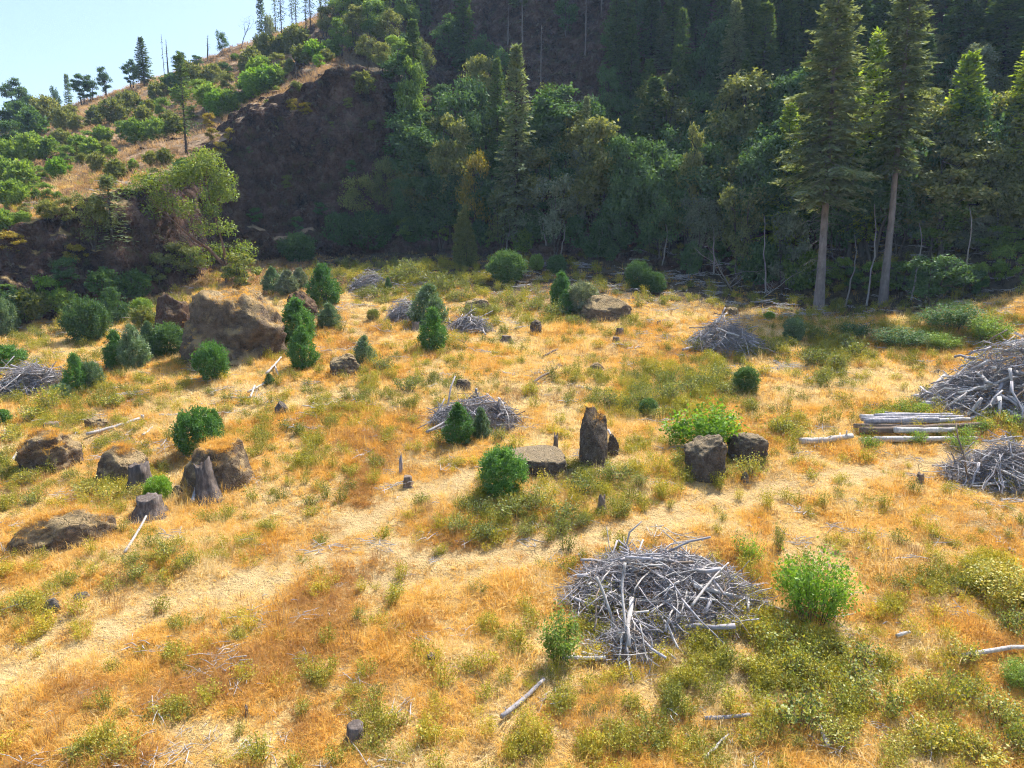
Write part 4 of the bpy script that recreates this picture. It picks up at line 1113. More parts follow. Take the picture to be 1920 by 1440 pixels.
boulder('boulder', 1082, 1188, 552, 603, "wide brown boulder beside the pale grey-leaved bush at the shade's edge", 21, 0.8, 'rock_moss', cuts=7, rough=0.12, blocky=0.2)
boulder('boulder', 868, 926, 560, 588, "low cracked brown boulder among weeds beyond the paired egg bushes", 22, 0.8, 'rock_moss', cuts=8, rough=0.2)
boulder('boulder', 618, 682, 664, 706, "low grassy rock under the small pale egg bush", 23, 0.8, 'rock_moss', rough=0.2)
boulder('boulder', 536, 600, 538, 600, "red-brown broken rock between the tall egg bush and the great boulder", 24, 0.8, 'rock_red', cuts=12, rough=0.2, slant=-0.2)
boulder('boulder', 854, 884, 706, 735, "round dark rock just beyond the middle slash pile", 25, 0.8, 'rock_brown', rough=0.12)
boulder('boulder', 1104, 1134, 680, 700, "flat grey-brown rock alone in the dry grass of the middle distance", 26, 0.8, 'rock_moss', rough=0.12)
boulder('boulder', 992, 1018, 600, 626, "round brown rock beside reeds near the shade's edge", 27, 0.8, 'rock_brown', rough=0.12)
boulder('boulder', 1350, 1386, 574, 592, "low brown rock in the grass at the forest's shadow line", 28, 0.8, 'rock_moss', rough=0.15)
boulder('boulder', 160, 204, 782, 806, "dry brown rock by the end of the long white log", 29, 0.8, 'rock_moss', rough=0.2)
boulder('boulder', 515, 542, 752, 778, "small grey block of rock in the weeds beyond the cone-shaped boulder", 30, 0.8, 'rock_grey', rough=0.12, blocky=0.6)
boulder('boulder', 84, 116, 1122, 1150, "grey angular rock below the yellow weeds near the left edge", 31, 0.8, 'rock_grey', rough=0.14, blocky=0.5)
boulder('boulder', 138, 168, 1110, 1130, "flat light grey rock right of the grey angular rock", 32, 0.8, 'rock_grey', rough=0.12, blocky=0.5)
boulder('boulder', 1778, 1812, 1102, 1120, "flat grey stone in the grass near the yellow-green bush at right", 33, 0.8, 'rock_grey', rough=0.12, blocky=0.6)
boulder('boulder', 1388, 1404, 884, 908, "little grey stone at the foot of the split boulder pair", 34, 0.8, 'rock_grey', rough=0.12)
boulder('boulder', 1748, 1768, 692, 704, "small dark rock in golden grass left of the great slash pile", 35, 0.8, 'rock_brown', rough=0.12)
boulder('boulder', 322, 344, 910, 932, "small round brown rock between stump and cone-shaped boulder", 36, 0.8, 'rock_brown', rough=0.15)
boulder('boulder', 0, 20, 815, 826, "small pale rock at the left edge of the clearing", 37, 0.8, 'rock_grey', rough=0.12)

# ------------------------------------------------------------------ stumps
def stump_mesh(seed, h, r, flare=1.7, jag=0.3, mat='wood_brown', k=28):
    R = np.random.default_rng(seed)
    g = Geo(); th = np.arange(k) * 2 * math.pi / k
    zs = np.array([-0.15, 0.0, 0.12, 0.3, 0.6, 1.0])
    but = 1 + 0.10 * np.sin(5 * th + R.uniform(0, 6)) + 0.07 * np.sin(9 * th + R.uniform(0, 6)) + 0.05 * np.sin(14 * th)
    rag = R.uniform(-jag, jag * 0.3, k); rag = (rag + np.roll(rag, 1) + np.roll(rag, 2) + np.roll(rag, -1)) / 4
    rings = []
    for z in zs:
        f = 1 + (flare - 1) * max(0, 1 - z / 0.6) ** 2
        rr = r * f * (1 + (but - 1) * max(0.25, 1 - z)) * (1 + R.normal(0, 0.02, k))
        zz = z * h * np.ones(k)
        if z == 1.0: zz = h * (1 + rag)
        if z == 0.6: zz = h * (0.6 + rag * 0.3)
        rings.append(np.column_stack([np.cos(th) * rr, np.sin(th) * rr, zz]))
    inner = rings[-1] * np.array([0.72, 0.72, 1]); inner[:, 2] = h * (0.86 + 0.5 * rag)
    core = np.array([[0, 0, h * (0.8 if jag > 0.1 else 0.86 + 0.12)]])
    if jag <= 0.1: inner[:, 2] = rings[-1][:, 2]; core[0, 2] = h
    rings.append(inner)
    V = np.concatenate(rings + [core]); n = len(rings)
    i = np.arange(n - 1)[:, None] * k; j = np.arange(k)[None]; j2 = (j + 1) % k
    q = np.stack([i + j, i + j2, i + k + j2, i + k + j], -1).reshape(-1, 4)
    jj = np.arange(k); t = np.stack([(n - 1) * k + jj, (n - 1) * k + (jj + 1) % k, np.full(k, n * k)], -1)
    g.add(V, q, t)
    return g.mesh("stump", [M[mat]], True)
def stump(u, vb, hpx, wpx, label, seed, mat='wood_brown', jag=0.3, flare=1.7, tilt=(0, 0), group=None, fwd=0.0):
    p = hit(u, vb); s = mpp(p)
    o = link("tree_stump", stump_mesh(seed, hpx * s * 1.05, wpx * s / 2 / (1 + (flare - 1) * 0.5), flare, jag, mat), loc=(p.x, p.y - fwd, p.z), rot=(tilt[0], tilt[1], seed))
    return tag(o, label, "stump", group)
stump(392, 934, 72, 42, "split hollow stump with pale wood leaning on the cone-shaped boulder", 1, 'stump', 0.35, 1.7, (-0.25, 0.05))
stump(264, 918, 52, 44, "blackened jagged stump beside the dark rounded boulder", 2, 'stump', 0.3, 1.5)
stump(282, 962, 34, 56, "weathered stump with a yellow-green bush growing from its top", 3, 'stump', 0.35, 1.6)
stump(809, 1240, 13, 16, "small cut stump in golden grass left of the nearest slash pile", 4, 'stump', 0.05, 1.2)
stump(667, 1388, 30, 34, "grey cut stump with flat top at the bottom of the picture", 5, 'stump', 0.06, 1.3)
stump(1042, 850, 42, 10, "thin dead stub standing behind the flat-topped boulder", 6, 'wood_brown', 0.5, 1.6)
stump(1128, 960, 34, 18, "dark rotten stub among weeds below the tall upright stone", 7, 'wood_brown', 0.5, 1.8)
stump(765, 910, 18, 18, "low dark stub at the upper bend of the side track", 8, 'wood_brown', 0.2, 1.3)
stump(752, 890, 34, 7, "thin broken stick-like stub beside the side track", 9, 'wood', 0.5, 1.2)
stump(97, 808, 16, 26, "dark cut stump on top of the earthy rock hump", 10, 'wood_brown', 0.08, 1.1)
stump(463, 1345, 24, 6, "single thin dark stub standing in open golden grass", 11, 'wood_brown', 0.5, 1.2)
stump(1162, 628, 13, 15, "small dark stump in the bare grass before the wide shaded boulder", 12, 'wood_brown', 0.2, 1.3)
stump(1155, 640, 8, 14, "low dark stump nearest of the two before the wide boulder", 13, 'wood_brown', 0.15, 1.3)
stump(950, 640, 11, 22, "low brown stump in grass right of the paired egg bushes", 14, 'wood_brown', 0.25, 1.5)
stump(1235, 610, 8, 8, "tiny dark stump by the furthest bare patch", 15, 'wood_brown', 0.2, 1.3)
stump(780, 622, 20, 16, "dark rotten stump at the foot of the paired egg bushes", 16, 'wood_brown', 0.4, 1.5)
stump(268, 790, 14, 6, "short white broken stub at the upper end of the white log", 17, 'wood_white', 0.5, 1.2)
stump(1725, 905, 18, 14, "small dark stub in the dry grass between track and the slash pile", 18, 'wood_brown', 0.4, 1.4)
stump(1895, 1040, 10, 16, "dark low stub above the yellow-green bush at the right edge", 19, 'wood_brown', 0.3, 1.5)
stump(1100, 890, 9, 8, "tiny grey stub near the foot of the upright stone", 20, 'wood', 0.3, 1.3)

# ------------------------------------------------------------------ bushes of the clearing
BUSH = [ # u, base row, top row, width, kind, leaves, label
 (608,572,498,60,'bush_egg','holly',"tall bright-edged egg-shaped bush highest of those beside the great boulder"),
 (558,640,562,68,'bush_egg_b','holly',"broad dark green egg bush against the great boulder's right side"),
 (569,690,614,50,'bush_egg','holly',"upright bright green egg bush nearest of three beside the great boulder"),
 (617,613,569,42,'bush_egg_b','holly_pale',"small silvery bush between the egg bushes beside the great boulder"),
 (683,684,631,37,'bush_egg_b','holly_pale',"small pale-topped egg bush alone on a low grassy rock"),
 (399,714,646,56,'bush_ball','holly',"round bright green bush in front of the great boulder"),
 (453,612,562,36,'bush_ball_b','holly',"small round bush growing on the great boulder's face"),
 (804,612,536,64,'bush_egg_b','holly_pale',"broad silvery egg bush, rear one of the overlapping pair"),
 (812,657,580,50,'bush_egg','holly',"green egg bush, front one of the overlapping pair"),
 (1052,576,512,42,'bush_egg_b','holly',"dark egg bush at the shade's edge left of the pale bush"),
 (1092,588,532,54,'bush_ball','pale',"pale grey-leaved loose bush leaning on the wide boulder"),
 (1060,590,545,28,'bush_egg','holly',"small green bush squeezed between the dark egg bush and pale bush"),
 (950,530,474,64,'bush_ball','dark',"wide dark bush alone in the forest's shadow"),
 (1006,505,478,26,'bush_ball_b','mid',"little bright green bush in the forest's shadow"),
 (1044,512,480,34,'bush_ball_b','dark',"small dark bush beside the little bright one in shadow"),
 (1195,540,492,46,'bush_ball','dark',"dark round bush in the shadow, left one of two"),
 (1228,548,512,36,'bush_ball_b','dark',"dark round bush in the shadow, right and smaller one of two"),
 (1118,482,420,56,'bush_egg','dark',"dark conical bush at the very foot of the forest"),
 (692,468,400,76,'bush_ball','dark',"large dark round bush at the foot of the high rock face"),
 (773,455,408,42,'bush_ball_b','dark',"smaller dark round bush right of the large one under the rock face"),
 (636,462,402,56,'bush_ball_b','dark',"dark bush against the bottom of the high rock face, left of the large one"),
 (560,490,440,60,'bush_ball','dark',"dark bush in the corner where rock face meets the grass"),
 (860,832,758,52,'bush_egg','holly',"dark green egg bush before the middle slash pile"),
 (902,822,766,32,'bush_egg_b','holly_pale',"small silvery bush right of the dark egg bush at the slash pile"),
 (936,830,796,40,'shrub_a','weed',"low olive bush at the right end of the middle slash pile"),
 (942,932,845,78,'bush_ball','holly',"vivid green round bush beside the flat-topped boulder"),
 (1322,846,750,138,'maple_bush','bright',"large-leaved bright green maple bush behind the split boulder pair"),
 (1522,1168,1018,150,'leafy_bush','bright',"large bright green leafy bush right of the nearest slash pile"),
 (1050,1245,1130,72,'upright_bush','mid',"upright dark green bush left of the nearest slash pile"),
 (1384,1045,985,30,'wisp','bright',"thin upright bright green sapling behind the nearest slash pile"),
 (1410,1050,1005,52,'shrub_a','bright',"low bright green bush between sapling and large leafy bush"),
 (1460,1032,978,28,'shrub_c','weed',"dull grey-green upright weed behind the large leafy bush"),
 (374,852,770,76,'bush_ball','holly',"dense dark green bush behind the cone-shaped boulder"),
 (404,815,768,28,'bush_egg','holly',"small green shoot-like bush touching the dense bush behind cone boulder"),
 (1487,640,598,36,'bush_ball_b','holly_pale',"small silvery round bush right of the far slash pile"),
 (1398,735,690,44,'bush_ball_b','dark',"small dark bush on the crest of the weed patch"),
 (1216,775,748,34,'bush_ball','dark',"low dark bush at the lower edge of the weed patch"),
 (10,628,566,48,'bush_ball','holly_pale',"grey-green round bush at the left edge below the maple"),
 (165,640,565,72,'bush_ball','dark',"wide dark bush in shade below the low rock face"),
 (214,605,542,58,'bush_egg','dark',"dark egg bush next to the wide one below the low rock face"),
 (268,590,560,34,'bush_ball_b','mid',"small green bush in shade left of the great boulder"),
 (218,692,622,42,'bush_egg','holly',"narrow dark egg bush first of the row left of the great boulder"),
 (252,690,612,54,'bush_egg_b','holly_pale',"grey-green egg bush second of the row left of the great boulder"),
 (282,672,605,44,'bush_egg_b','holly_pale',"pale-topped egg bush third of the row left of the great boulder"),
 (317,668,610,64,'bush_ball','dark',"dark round bush last of the row touching the great boulder"),
 (144,735,665,40,'bush_egg','holly',"upright dark bush above the left slash pile's right end"),
 (172,725,680,40,'bush_ball_b','holly_pale',"pale round bush touching the upright bush near the left slash pile"),
 (116,750,720,36,'bush_ball_b','holly_pale',"low pale bush in front of the left slash pile"),
 (14,690,650,56,'bush_ball','holly',"green bush at the left edge behind the slash pile"),
 (6,795,768,28,'bush_ball_b','holly',"dark round bush cut by the left edge halfway down"),
 (512,548,502,40,'bush_egg_b','holly_pale',"pale grey-green bush on the crest behind the great boulder, left one"),
 (540,552,508,40,'bush_egg_b','pale',"pale grey-green bush on the crest behind the great boulder, middle one"),
 (562,540,503,34,'bush_egg_b','pale',"pale grey-green bush on the crest behind the great boulder, right one"),
 (728,545,520,12,'bush_egg','dark',"tiny dark upright bush right of the small far slash pile"),
 (700,600,580,22,'bush_ball_b','weed',"tiny olive bush left of the second far slash pile"),
 (505,722,700,18,'bush_egg','dark',"tiny dark seedling among white sticks below the egg bushes"),
 (298,938,895,46,'bush_ball_b','bright',"small yellow-green bush growing from the weathered stump"),
 (1785,618,560,120,'leafy_bush','dark',"wide dark shrub in the shade left of the grassy mound"),
 (1850,640,585,90,'leafy_bush','mid',"dense green shrub in front of the grassy mound"),
 (1690,650,608,110,'leafy_bush','dark',"low wide dark shrub in the long forest shadow"),
 (1600,632,600,70,'leafy_bush','dark',"dark low shrub at the left end of the long forest shadow"),
 (1760,655,618,70,'leafy_bush','mid',"green low shrub at the front of the long forest shadow"),
 (1442,600,585,20,'bush_ball_b','bright',"tiny yellow-green bush at the forest's shadow line"),
 (1890,1130,1052,130,'leafy_bush','shrub',"large yellow-green bush at the right edge beside golden grass"),
 (1905,1290,1230,70,'leafy_bush','mid',"dark green bush at the right edge low in the picture"),
 (1745,660,636,26,'shrub_c','weed',"little weed-like bush before the long forest shadow"),
]
for (u, vb, vt, w, key, mat, lab) in BUSH:
    stems = ('stems', 'leaves')
    p = hit(u, vb)
    h = max(0.3, ztop(u, vt, p.y) - p.z)
    tree_at(p, key, h * 1.02, 0.5 * w * mpp(p), 'bush', lab, 'bush', None, mat=mat, parts=stems, sink=0.05)

# ------------------------------------------------------------------ slash piles: heaps of cut branches
R_ = np.random.default_rng(77)
STICK = []
for k in range(10):
    g = Geo(); n = 5
    z = np.linspace(-0.5, 0.5, n)
    b = R_.normal(0, 0.02, (n, 2)) + np.column_stack([np.sin(z * 3 + k) * 0.035, np.cos(z * 2.2 + k) * 0.03])
    # unit length stick; radius 1 is scaled per object, so bend is given in a child of length
    STICK.append((np.column_stack([b, z]), np.linspace(1.0, R_.uniform(0.45, 0.75), n) * R_.uniform(0.9, 1.1, n)))
def stick_mesh(k, L, r, mat, sides=6):
    P, rr = STICK[k % 10]
    g = Geo(); g.tube(P * np.array([L, L, L]), rr * r, sides, True)
    Rk = np.random.default_rng(k + 900)
    for q in range((0, 2, 1, 3)[k % 4] if r < 0.03 else (k % 2)):      # forks and broken side twigs
        i = int(Rk.integers(1, 4)); a = Rk.uniform(0, 6.283); l = Rk.uniform(0.08, 0.32)
        d = np.array([math.cos(a), math.sin(a), 0.9]); d /= np.linalg.norm(d)
        g.tube([P[i], P[i] + d * l * 0.55 + Rk.normal(0, 0.01, 3), P[i] + d * l], np.array([0.6, 0.42, 0.2]) * r, 4, True)
    return g.mesh("stick", [M[mat]], True)
STICK_MESH = {(k, c, m): stick_mesh(k, L, L * f, m) for k in range(10) for c, (L, f) in enumerate([(1.0, 0.010), (1.0, 0.020), (1.0, 0.048)]) for m in ('wood', 'wood_white', 'wood_brown')}
def pile(u, vb, vt, wpx, label, seed, n=120, fine=900, depth=0.75, lmin=0.7, lmax=2.6, thick=(0.55, 0.33, 0.12), white=0.2, lean=0.0, rad=1.0, top_pow=1.0):
    R = np.random.default_rng(seed)
    p = hit(u, vb); s = mpp(p)
    rx_ = wpx * s / 2; ry_ = rx_ * depth
    cx, cyy = p.x, p.y + ry_ * 0.8
    gz = float(height(cx, cyy))
    H = max(0.3, ztop(u, vt, cyy) - gz)
    o = link("slash_pile", None, loc=(cx, cyy, gz)); o.empty_display_size = 0.5
    tag(o, label, "slash pile", "heaps of cut branches in the clearing")
    def spot(inner):
        a = R.uniform(0, 6.283); q = math.sqrt(R.random())
        x = math.cos(a) * q * rx_; y = math.sin(a) * q * ry_
        lump = 0.25 + 1.25 * float(fbm(x / rx_ * 2.2 + seed, y / ry_ * 2.2, 3, seed)) + 0.12 * R.normal()
        z = H * max(0.03, (1 - q ** 1.5)) ** top_pow * min(1.15, lump * 1.15) * (inner if inner else 1)
        gl = float(height(cx + x, cyy + y)) - gz
        return np.array([x, y, z * (1 + 0.1 * R.normal()) + max(gl, gl * 0.8)]), a, q
    for k in range(n):
        c, a, q = spot(0)
        c_, m_ = R.choice(3, p=thick), 'wood_white' if R.random() < white else ('wood' if R.random() < 0.8 else 'wood_brown')
        L = R.uniform(lmin, lmax) * (0.75 if c_ == 2 else 1.0)
        az = a + R.normal(0, 1.0) if R.random() < 0.35 else R.uniform(0, 6.283)
        slope = -math.atan2(H * 1.4 * q, min(rx_, ry_)) * math.cos(az - a) * 0.6 + R.normal(0, 0.24)
        if R.random() < 0.06: slope = R.uniform(0.5, 1.2)
        if R.random() < 0.08: L *= 1.5
        d = Vector((math.cos(az) * math.cos(slope), math.sin(az) * math.cos(slope), math.sin(slope)))
        e = d.to_track_quat('Z', 'Y').to_euler()
        z = max(c[2] + 0.04, 0.5 * L * abs(d.z) * 0.7 + 0.03)
        link("branch" if c_ < 2 else "log", STICK_MESH[(int(R.integers(10)), int(c_), m_)], o, (c[0], c[1], z), e, (L * rad * R.uniform(0.8, 1.15),) * 2 + (L,))
    g = Geo()
    for k in range(fine):
        c, a, q = spot(R.uniform(0.35, 1.0))
        L = R.uniform(0.4, 1.0) * lmax * 0.55
        az = R.uniform(0, 6.283); sl = R.normal(-0.15, 0.4)
        d = np.array([math.cos(az) * math.cos(sl), math.sin(az) * math.cos(sl), math.sin(sl)])
        b = R.normal(0, 0.05 * L, 3)
        r = R.uniform(0.006, 0.018) * max(1.0, s / 0.025) * rad
        g.tube([c - d * L / 2, c + b, c + d * L / 2], [r, r * 0.85, r * 0.4], 3)
    t = link("twigs", g.mesh("twigs", [M['wood']]), o); t["kind"] = "stuff"
    return o
pile(1268, 1192, 1066, 395, "large grey slash pile nearest the camera, between upright and leafy bushes", 101, 300, 4200, 0.75, 0.7, 2.6, (0.60, 0.29, 0.11), 0.38)
pile(885, 812, 746, 165, "slash pile in the middle of the clearing behind two egg bushes", 102, 170, 1900, 0.8, 0.8, 2.8, (0.5, 0.38, 0.12), 0.3)
pile(1372, 666, 604, 150, "far slash pile at the shade's edge left of a silvery round bush", 103, 160, 2000, 0.8, 0.8, 2.6, (0.5, 0.4, 0.10), 0.2)
pile(2010, 800, 640, 470, "huge slash pile with thick pale logs cut by the right edge", 104, 300, 6000, 0.5, 1.0, 3.0, (0.20, 0.45, 0.35), 0.7, rad=1.5)
pile(1915, 922, 838, 215, "low slash pile of fine sticks at the right edge below the log stack", 105, 220, 2400, 0.7, 0.7, 2.6, (0.55, 0.37, 0.08), 0.35)
pile(688, 546, 512, 76, "small far slash pile on the grass near the high rock face", 106, 110, 800, 0.8, 0.8, 2.6, (0.55, 0.40, 0.05), 0.2)
pile(757, 606, 564, 62, "slash pile half hidden behind the silvery egg bush", 107, 100, 700, 0.8, 0.8, 2.4, (0.55, 0.40, 0.05), 0.3)
pile(875, 625, 596, 92, "long low slash pile right of the overlapping egg bushes", 108, 110, 700, 0.6, 0.9, 3.0, (0.55, 0.40, 0.05), 0.25)
pile(38, 742, 678, 130, "slash pile of grey sticks at the left edge below dark bushes", 109, 170, 2000, 0.8, 0.9, 2.8, (0.55, 0.37, 0.08), 0.35)
pile(1175, 1245, 1185, 150, "flat scatter of thin branches in front of the nearest large slash pile", 110, 60, 420, 0.6, 0.6, 2.0, (0.7, 0.27, 0.03), 0.35)

# ------------------------------------------------------------------ logs lying singly or stacked
def log_px(a, b, dia, label, mat='wood', lift=(0, 0), group=None, bend=0.02, name='log', seed=1, cat='log'):
    """Log between two pixels on the ground, raised when it lies on other logs; a and b give its ends."""
    R = np.random.default_rng(seed)
    pa = hit(*a); pb = hit(*b)
    r = dia * mpp(pa) / 2 * 1.0
    A = np.array(pa) + [0, 0, r + 0.16 + lift[0]]; B = np.array(pb) + [0, 0, r + 0.16 + lift[1]]
    L = np.linalg.norm(B - A); n = 9
    s = np.linspace(0, 1, n)[:, None]
    P = A + (B - A) * s + R.normal(0, bend * L * 0.2, (n, 3)) * np.sin(s * math.pi) + np.array([0, 0, 1.0]) * (bend * L * np.sin(s * math.pi) * R.normal())
    mid = P.mean(0)
    g = Geo(); g.tube(P - mid, r * np.linspace(1.06, 0.82, n) * R.uniform(0.95, 1.05, n), 10, True)
    for k in range(3):
        i = int(R.integers(1, n - 1)); d = unit(R, 1)[0]; d[2] = abs(d[2])
        g.tube([P[i] - mid, P[i] - mid + d * r * 2.2], [r * 0.3, r * 0.2], 5, True)
    o = link(name, g.mesh("log", [M[mat]], True), loc=mid)
    return tag(o, label, cat, group)
def stack_log(u0, u1, v0, v1, yoff, dia, label, mat='wood', seed=1):
    """Log of the stack: rows v0, v1 at its two ends, standing yoff metres behind the stack's front line."""
    base = hit((u0 + u1) / 2, 836)
    Y = base.y + yoff
    A = np.array(at_y(u0, v0, Y)); B = np.array(at_y(u1, v1, Y + 0.15))
    r = dia * mpp(A) / 2; n = 9; R = np.random.default_rng(seed)
    s = np.linspace(0, 1, n)[:, None]
    P = A + (B - A) * s + R.normal(0, 0.02, (n, 3)); mid = P.mean(0)
    g = Geo(); g.tube(P - mid, r * np.linspace(1.05, 0.8, n) * R.uniform(0.95, 1.05, n), 10, True)
    return tag(link("log", g.mesh("log", [M[mat]], True), loc=mid), label, "log", "logs of the stack beside the huge slash pile")
stack_log(1640, 1832, 824, 822, 0.3, 11, "pale grey log lying lowest and nearest at the right of the log stack", 'wood_white', 1)
stack_log(1612, 1700, 826, 822, 0.5, 10, "grey log on the ground under the left end of the log stack", 'wood', 2)
stack_log(1676, 1790, 806, 806, 0.9, 11, "short pale log with a cut end lying across the stack's front", 'wood_white', 3)
stack_log(1613, 1848, 808, 796, 1.2, 13, "long brown log spanning the whole front of the log stack", 'wood_brown', 4)
stack_log(1602, 1845, 798, 800, 1.7, 8, "thin dark log tucked behind the long brown log of the stack", 'wood_brown', 5)
stack_log(1622, 1760, 790, 786, 1.9, 11, "grey log on the left shoulder of the log stack", 'wood', 6)
stack_log(1690, 1818, 792, 785, 2.1, 10, "pale log on the right shoulder of the log stack", 'wood_white', 7)
stack_log(1616, 1805, 785, 781, 2.4, 8, "second log from the top of the log stack", 'wood', 8)
stack_log(1640, 1790, 779, 778, 2.7, 8, "topmost grey log of the log stack", 'wood', 9)
stack_log(1614, 1700, 781, 784, 2.8, 9, "pale log end sticking out at the stack's upper left", 'wood_white', 10)
stack_log(1660, 1830, 776, 781, 3.1, 7, "thin log at the back of the log stack's top", 'wood', 11)
log_px((1500, 838), (1597, 828), 12, "thick white log lying alone left of the log stack", 'wood_white', bend=0.06, seed=3)
log_px((163, 822), (262, 792), 6, "long straight white log lying beyond the dark rounded boulder", 'wood_white', seed=4)
log_px((17, 880), (36, 852), 5, "short white log near the left edge beside the earthy hump", 'wood_white', seed=5)
log_px((465, 742), (500, 722), 4, "white stick below the egg bushes, upper one of two in a row", 'wood_white', seed=6)
log_px((420, 752), (470, 752), 4, "white stick lying level in grass before the great boulder", 'wood_white', seed=7)
log_px((470, 752), (478, 730), 4, "white stick meeting the level white stick at its right end", 'wood_white', seed=8)
log_px((500, 705), (528, 682), 4, "white branch leaning up the slope by the nearest egg bush", 'wood_white', seed=9, lift=(0, 0.3))
log_px((515, 690), (522, 708), 3, "short white stick crossing the branch by the nearest egg bush", 'wood_white', seed=10)
log_px((1055, 1247), (1135, 1248), 8, "smooth pale branch on the grass below the upright bush", 'wood_white', seed=11)
log_px((1090, 1238), (1120, 1244), 6, "shorter pale branch behind the smooth one below the upright bush", 'wood_white', seed=12)
log_px((1800, 1245), (1990, 1222), 9, "long pale branch running out of the right edge low in the picture", 'wood_white', seed=13)
log_px((940, 1360), (1020, 1288), 9, "weathered grey branch at the picture's bottom centre", 'wood', seed=14)
log_px((1320, 1360), (1405, 1354), 8, "grey branch lying in weeds at the lower right", 'wood', seed=15)
log_px((1535, 1378), (1552, 1412), 8, "short white forked branch at the lower right", 'wood_white', seed=16)
log_px((1680, 1205), (1705, 1198), 7, "short white stick in grass right of the large leafy bush", 'wood_white', seed=17)
log_px((1322, 1436), (1366, 1392), 5, "thin curved white branch near the bottom edge", 'wood_white', seed=18, bend=0.06)
log_px((235, 1045), (306, 918), 5, "thin pale pole lying down the slope past the weathered stump", 'wood_white', seed=19)
log_px((362, 950), (368, 926), 7, "short white split piece before the cone-shaped boulder", 'wood_white', seed=20)
log_px((1280, 662), (1320, 655), 5, "pale pole sticking out left of the far slash pile", 'wood', seed=21)
log_px((1335, 616), (1362, 606), 4, "white curved branch on top left of the far slash pile", 'wood_white', seed=22, lift=(0.2, 0.7))
log_px((1738, 760), (1775, 735), 6, "grey pole leaning against the left foot of the huge slash pile", 'wood', seed=23, lift=(0, 0.5))
log_px((1755, 766), (1800, 758), 6, "pale pole at the left foot of the huge slash pile", 'wood_white', seed=24)
log_px((300, 784), (336, 783), 4, "slim white stick lying beyond the dense bush and cone boulder", 'wood_white', seed=25)
log_px((268, 822), (286, 808), 4, "small white stick right of the long straight white log", 'wood_white', seed=26)
log_px((1140, 830), (1160, 852), 4, "white stick leaning beside the upright stone's small rock", 'wood_white', seed=27, lift=(0.5, 0))
log_px((800, 822), (866, 792), 5, "grey pole poking out left of the middle slash pile", 'wood', seed=28, lift=(0.1, 0.4))
log_px((1000, 725), (1030, 706), 5, "dark branch lying in grass right of the middle slash pile", 'wood_brown', seed=29)
log_px((1020, 674), (1046, 660), 4, "thin curved branch in pale grass beyond the middle slash pile", 'wood_brown', seed=30)
# the two long white poles leaning across the nearest pile
def pole(pix, dia, label, ys, mat='wood_white', seed=1):
    P = np.array([at_y(u, v, y) for (u, v), y in zip(pix, ys)]); r = dia * mpp(P[0]) / 2; mid = P.mean(0)
    t = np.linspace(0, len(P) - 1, 4 * len(P)); Q = np.column_stack([np.interp(t, np.arange(len(P)), P[:, k]) for k in range(3)])
    for _ in range(2): Q[1:-1] = (Q[:-2] + 2 * Q[1:-1] + Q[2:]) / 4
    g = Geo(); g.tube(Q - mid, r * np.linspace(1, 0.55, len(Q)), 8, True)
    tag(link("branch", g.mesh("pole", [M[mat]], True), loc=mid), label, "branch", "long white branches leaning on the nearest slash pile")
pb = hit(1180, 1300).y; pc = hit(1160, 1205).y
pole([(1172, 1055), (1165, 1100), (1172, 1165), (1178, 1240), (1192, 1300)], 6, "long crooked white branch leaning down the front of the nearest slash pile", [pc + 1.2, pc + 0.8, pc - 0.1, (pb + pc) / 2, pb + 0.05])
pole([(1118, 1082), (1130, 1108), (1145, 1150), (1158, 1200)], 7, "shorter bent white branch left of the long crooked one", [pc + 1.0, pc + 0.8, pc + 0.4, pc + 0.1])
pole([(1298, 1135), (1320, 1105), (1345, 1075), (1366, 1055)], 6, "pale curved branch high on the nearest slash pile", [pc + 0.2, pc + 0.9, pc + 1.6, pc + 2.2])
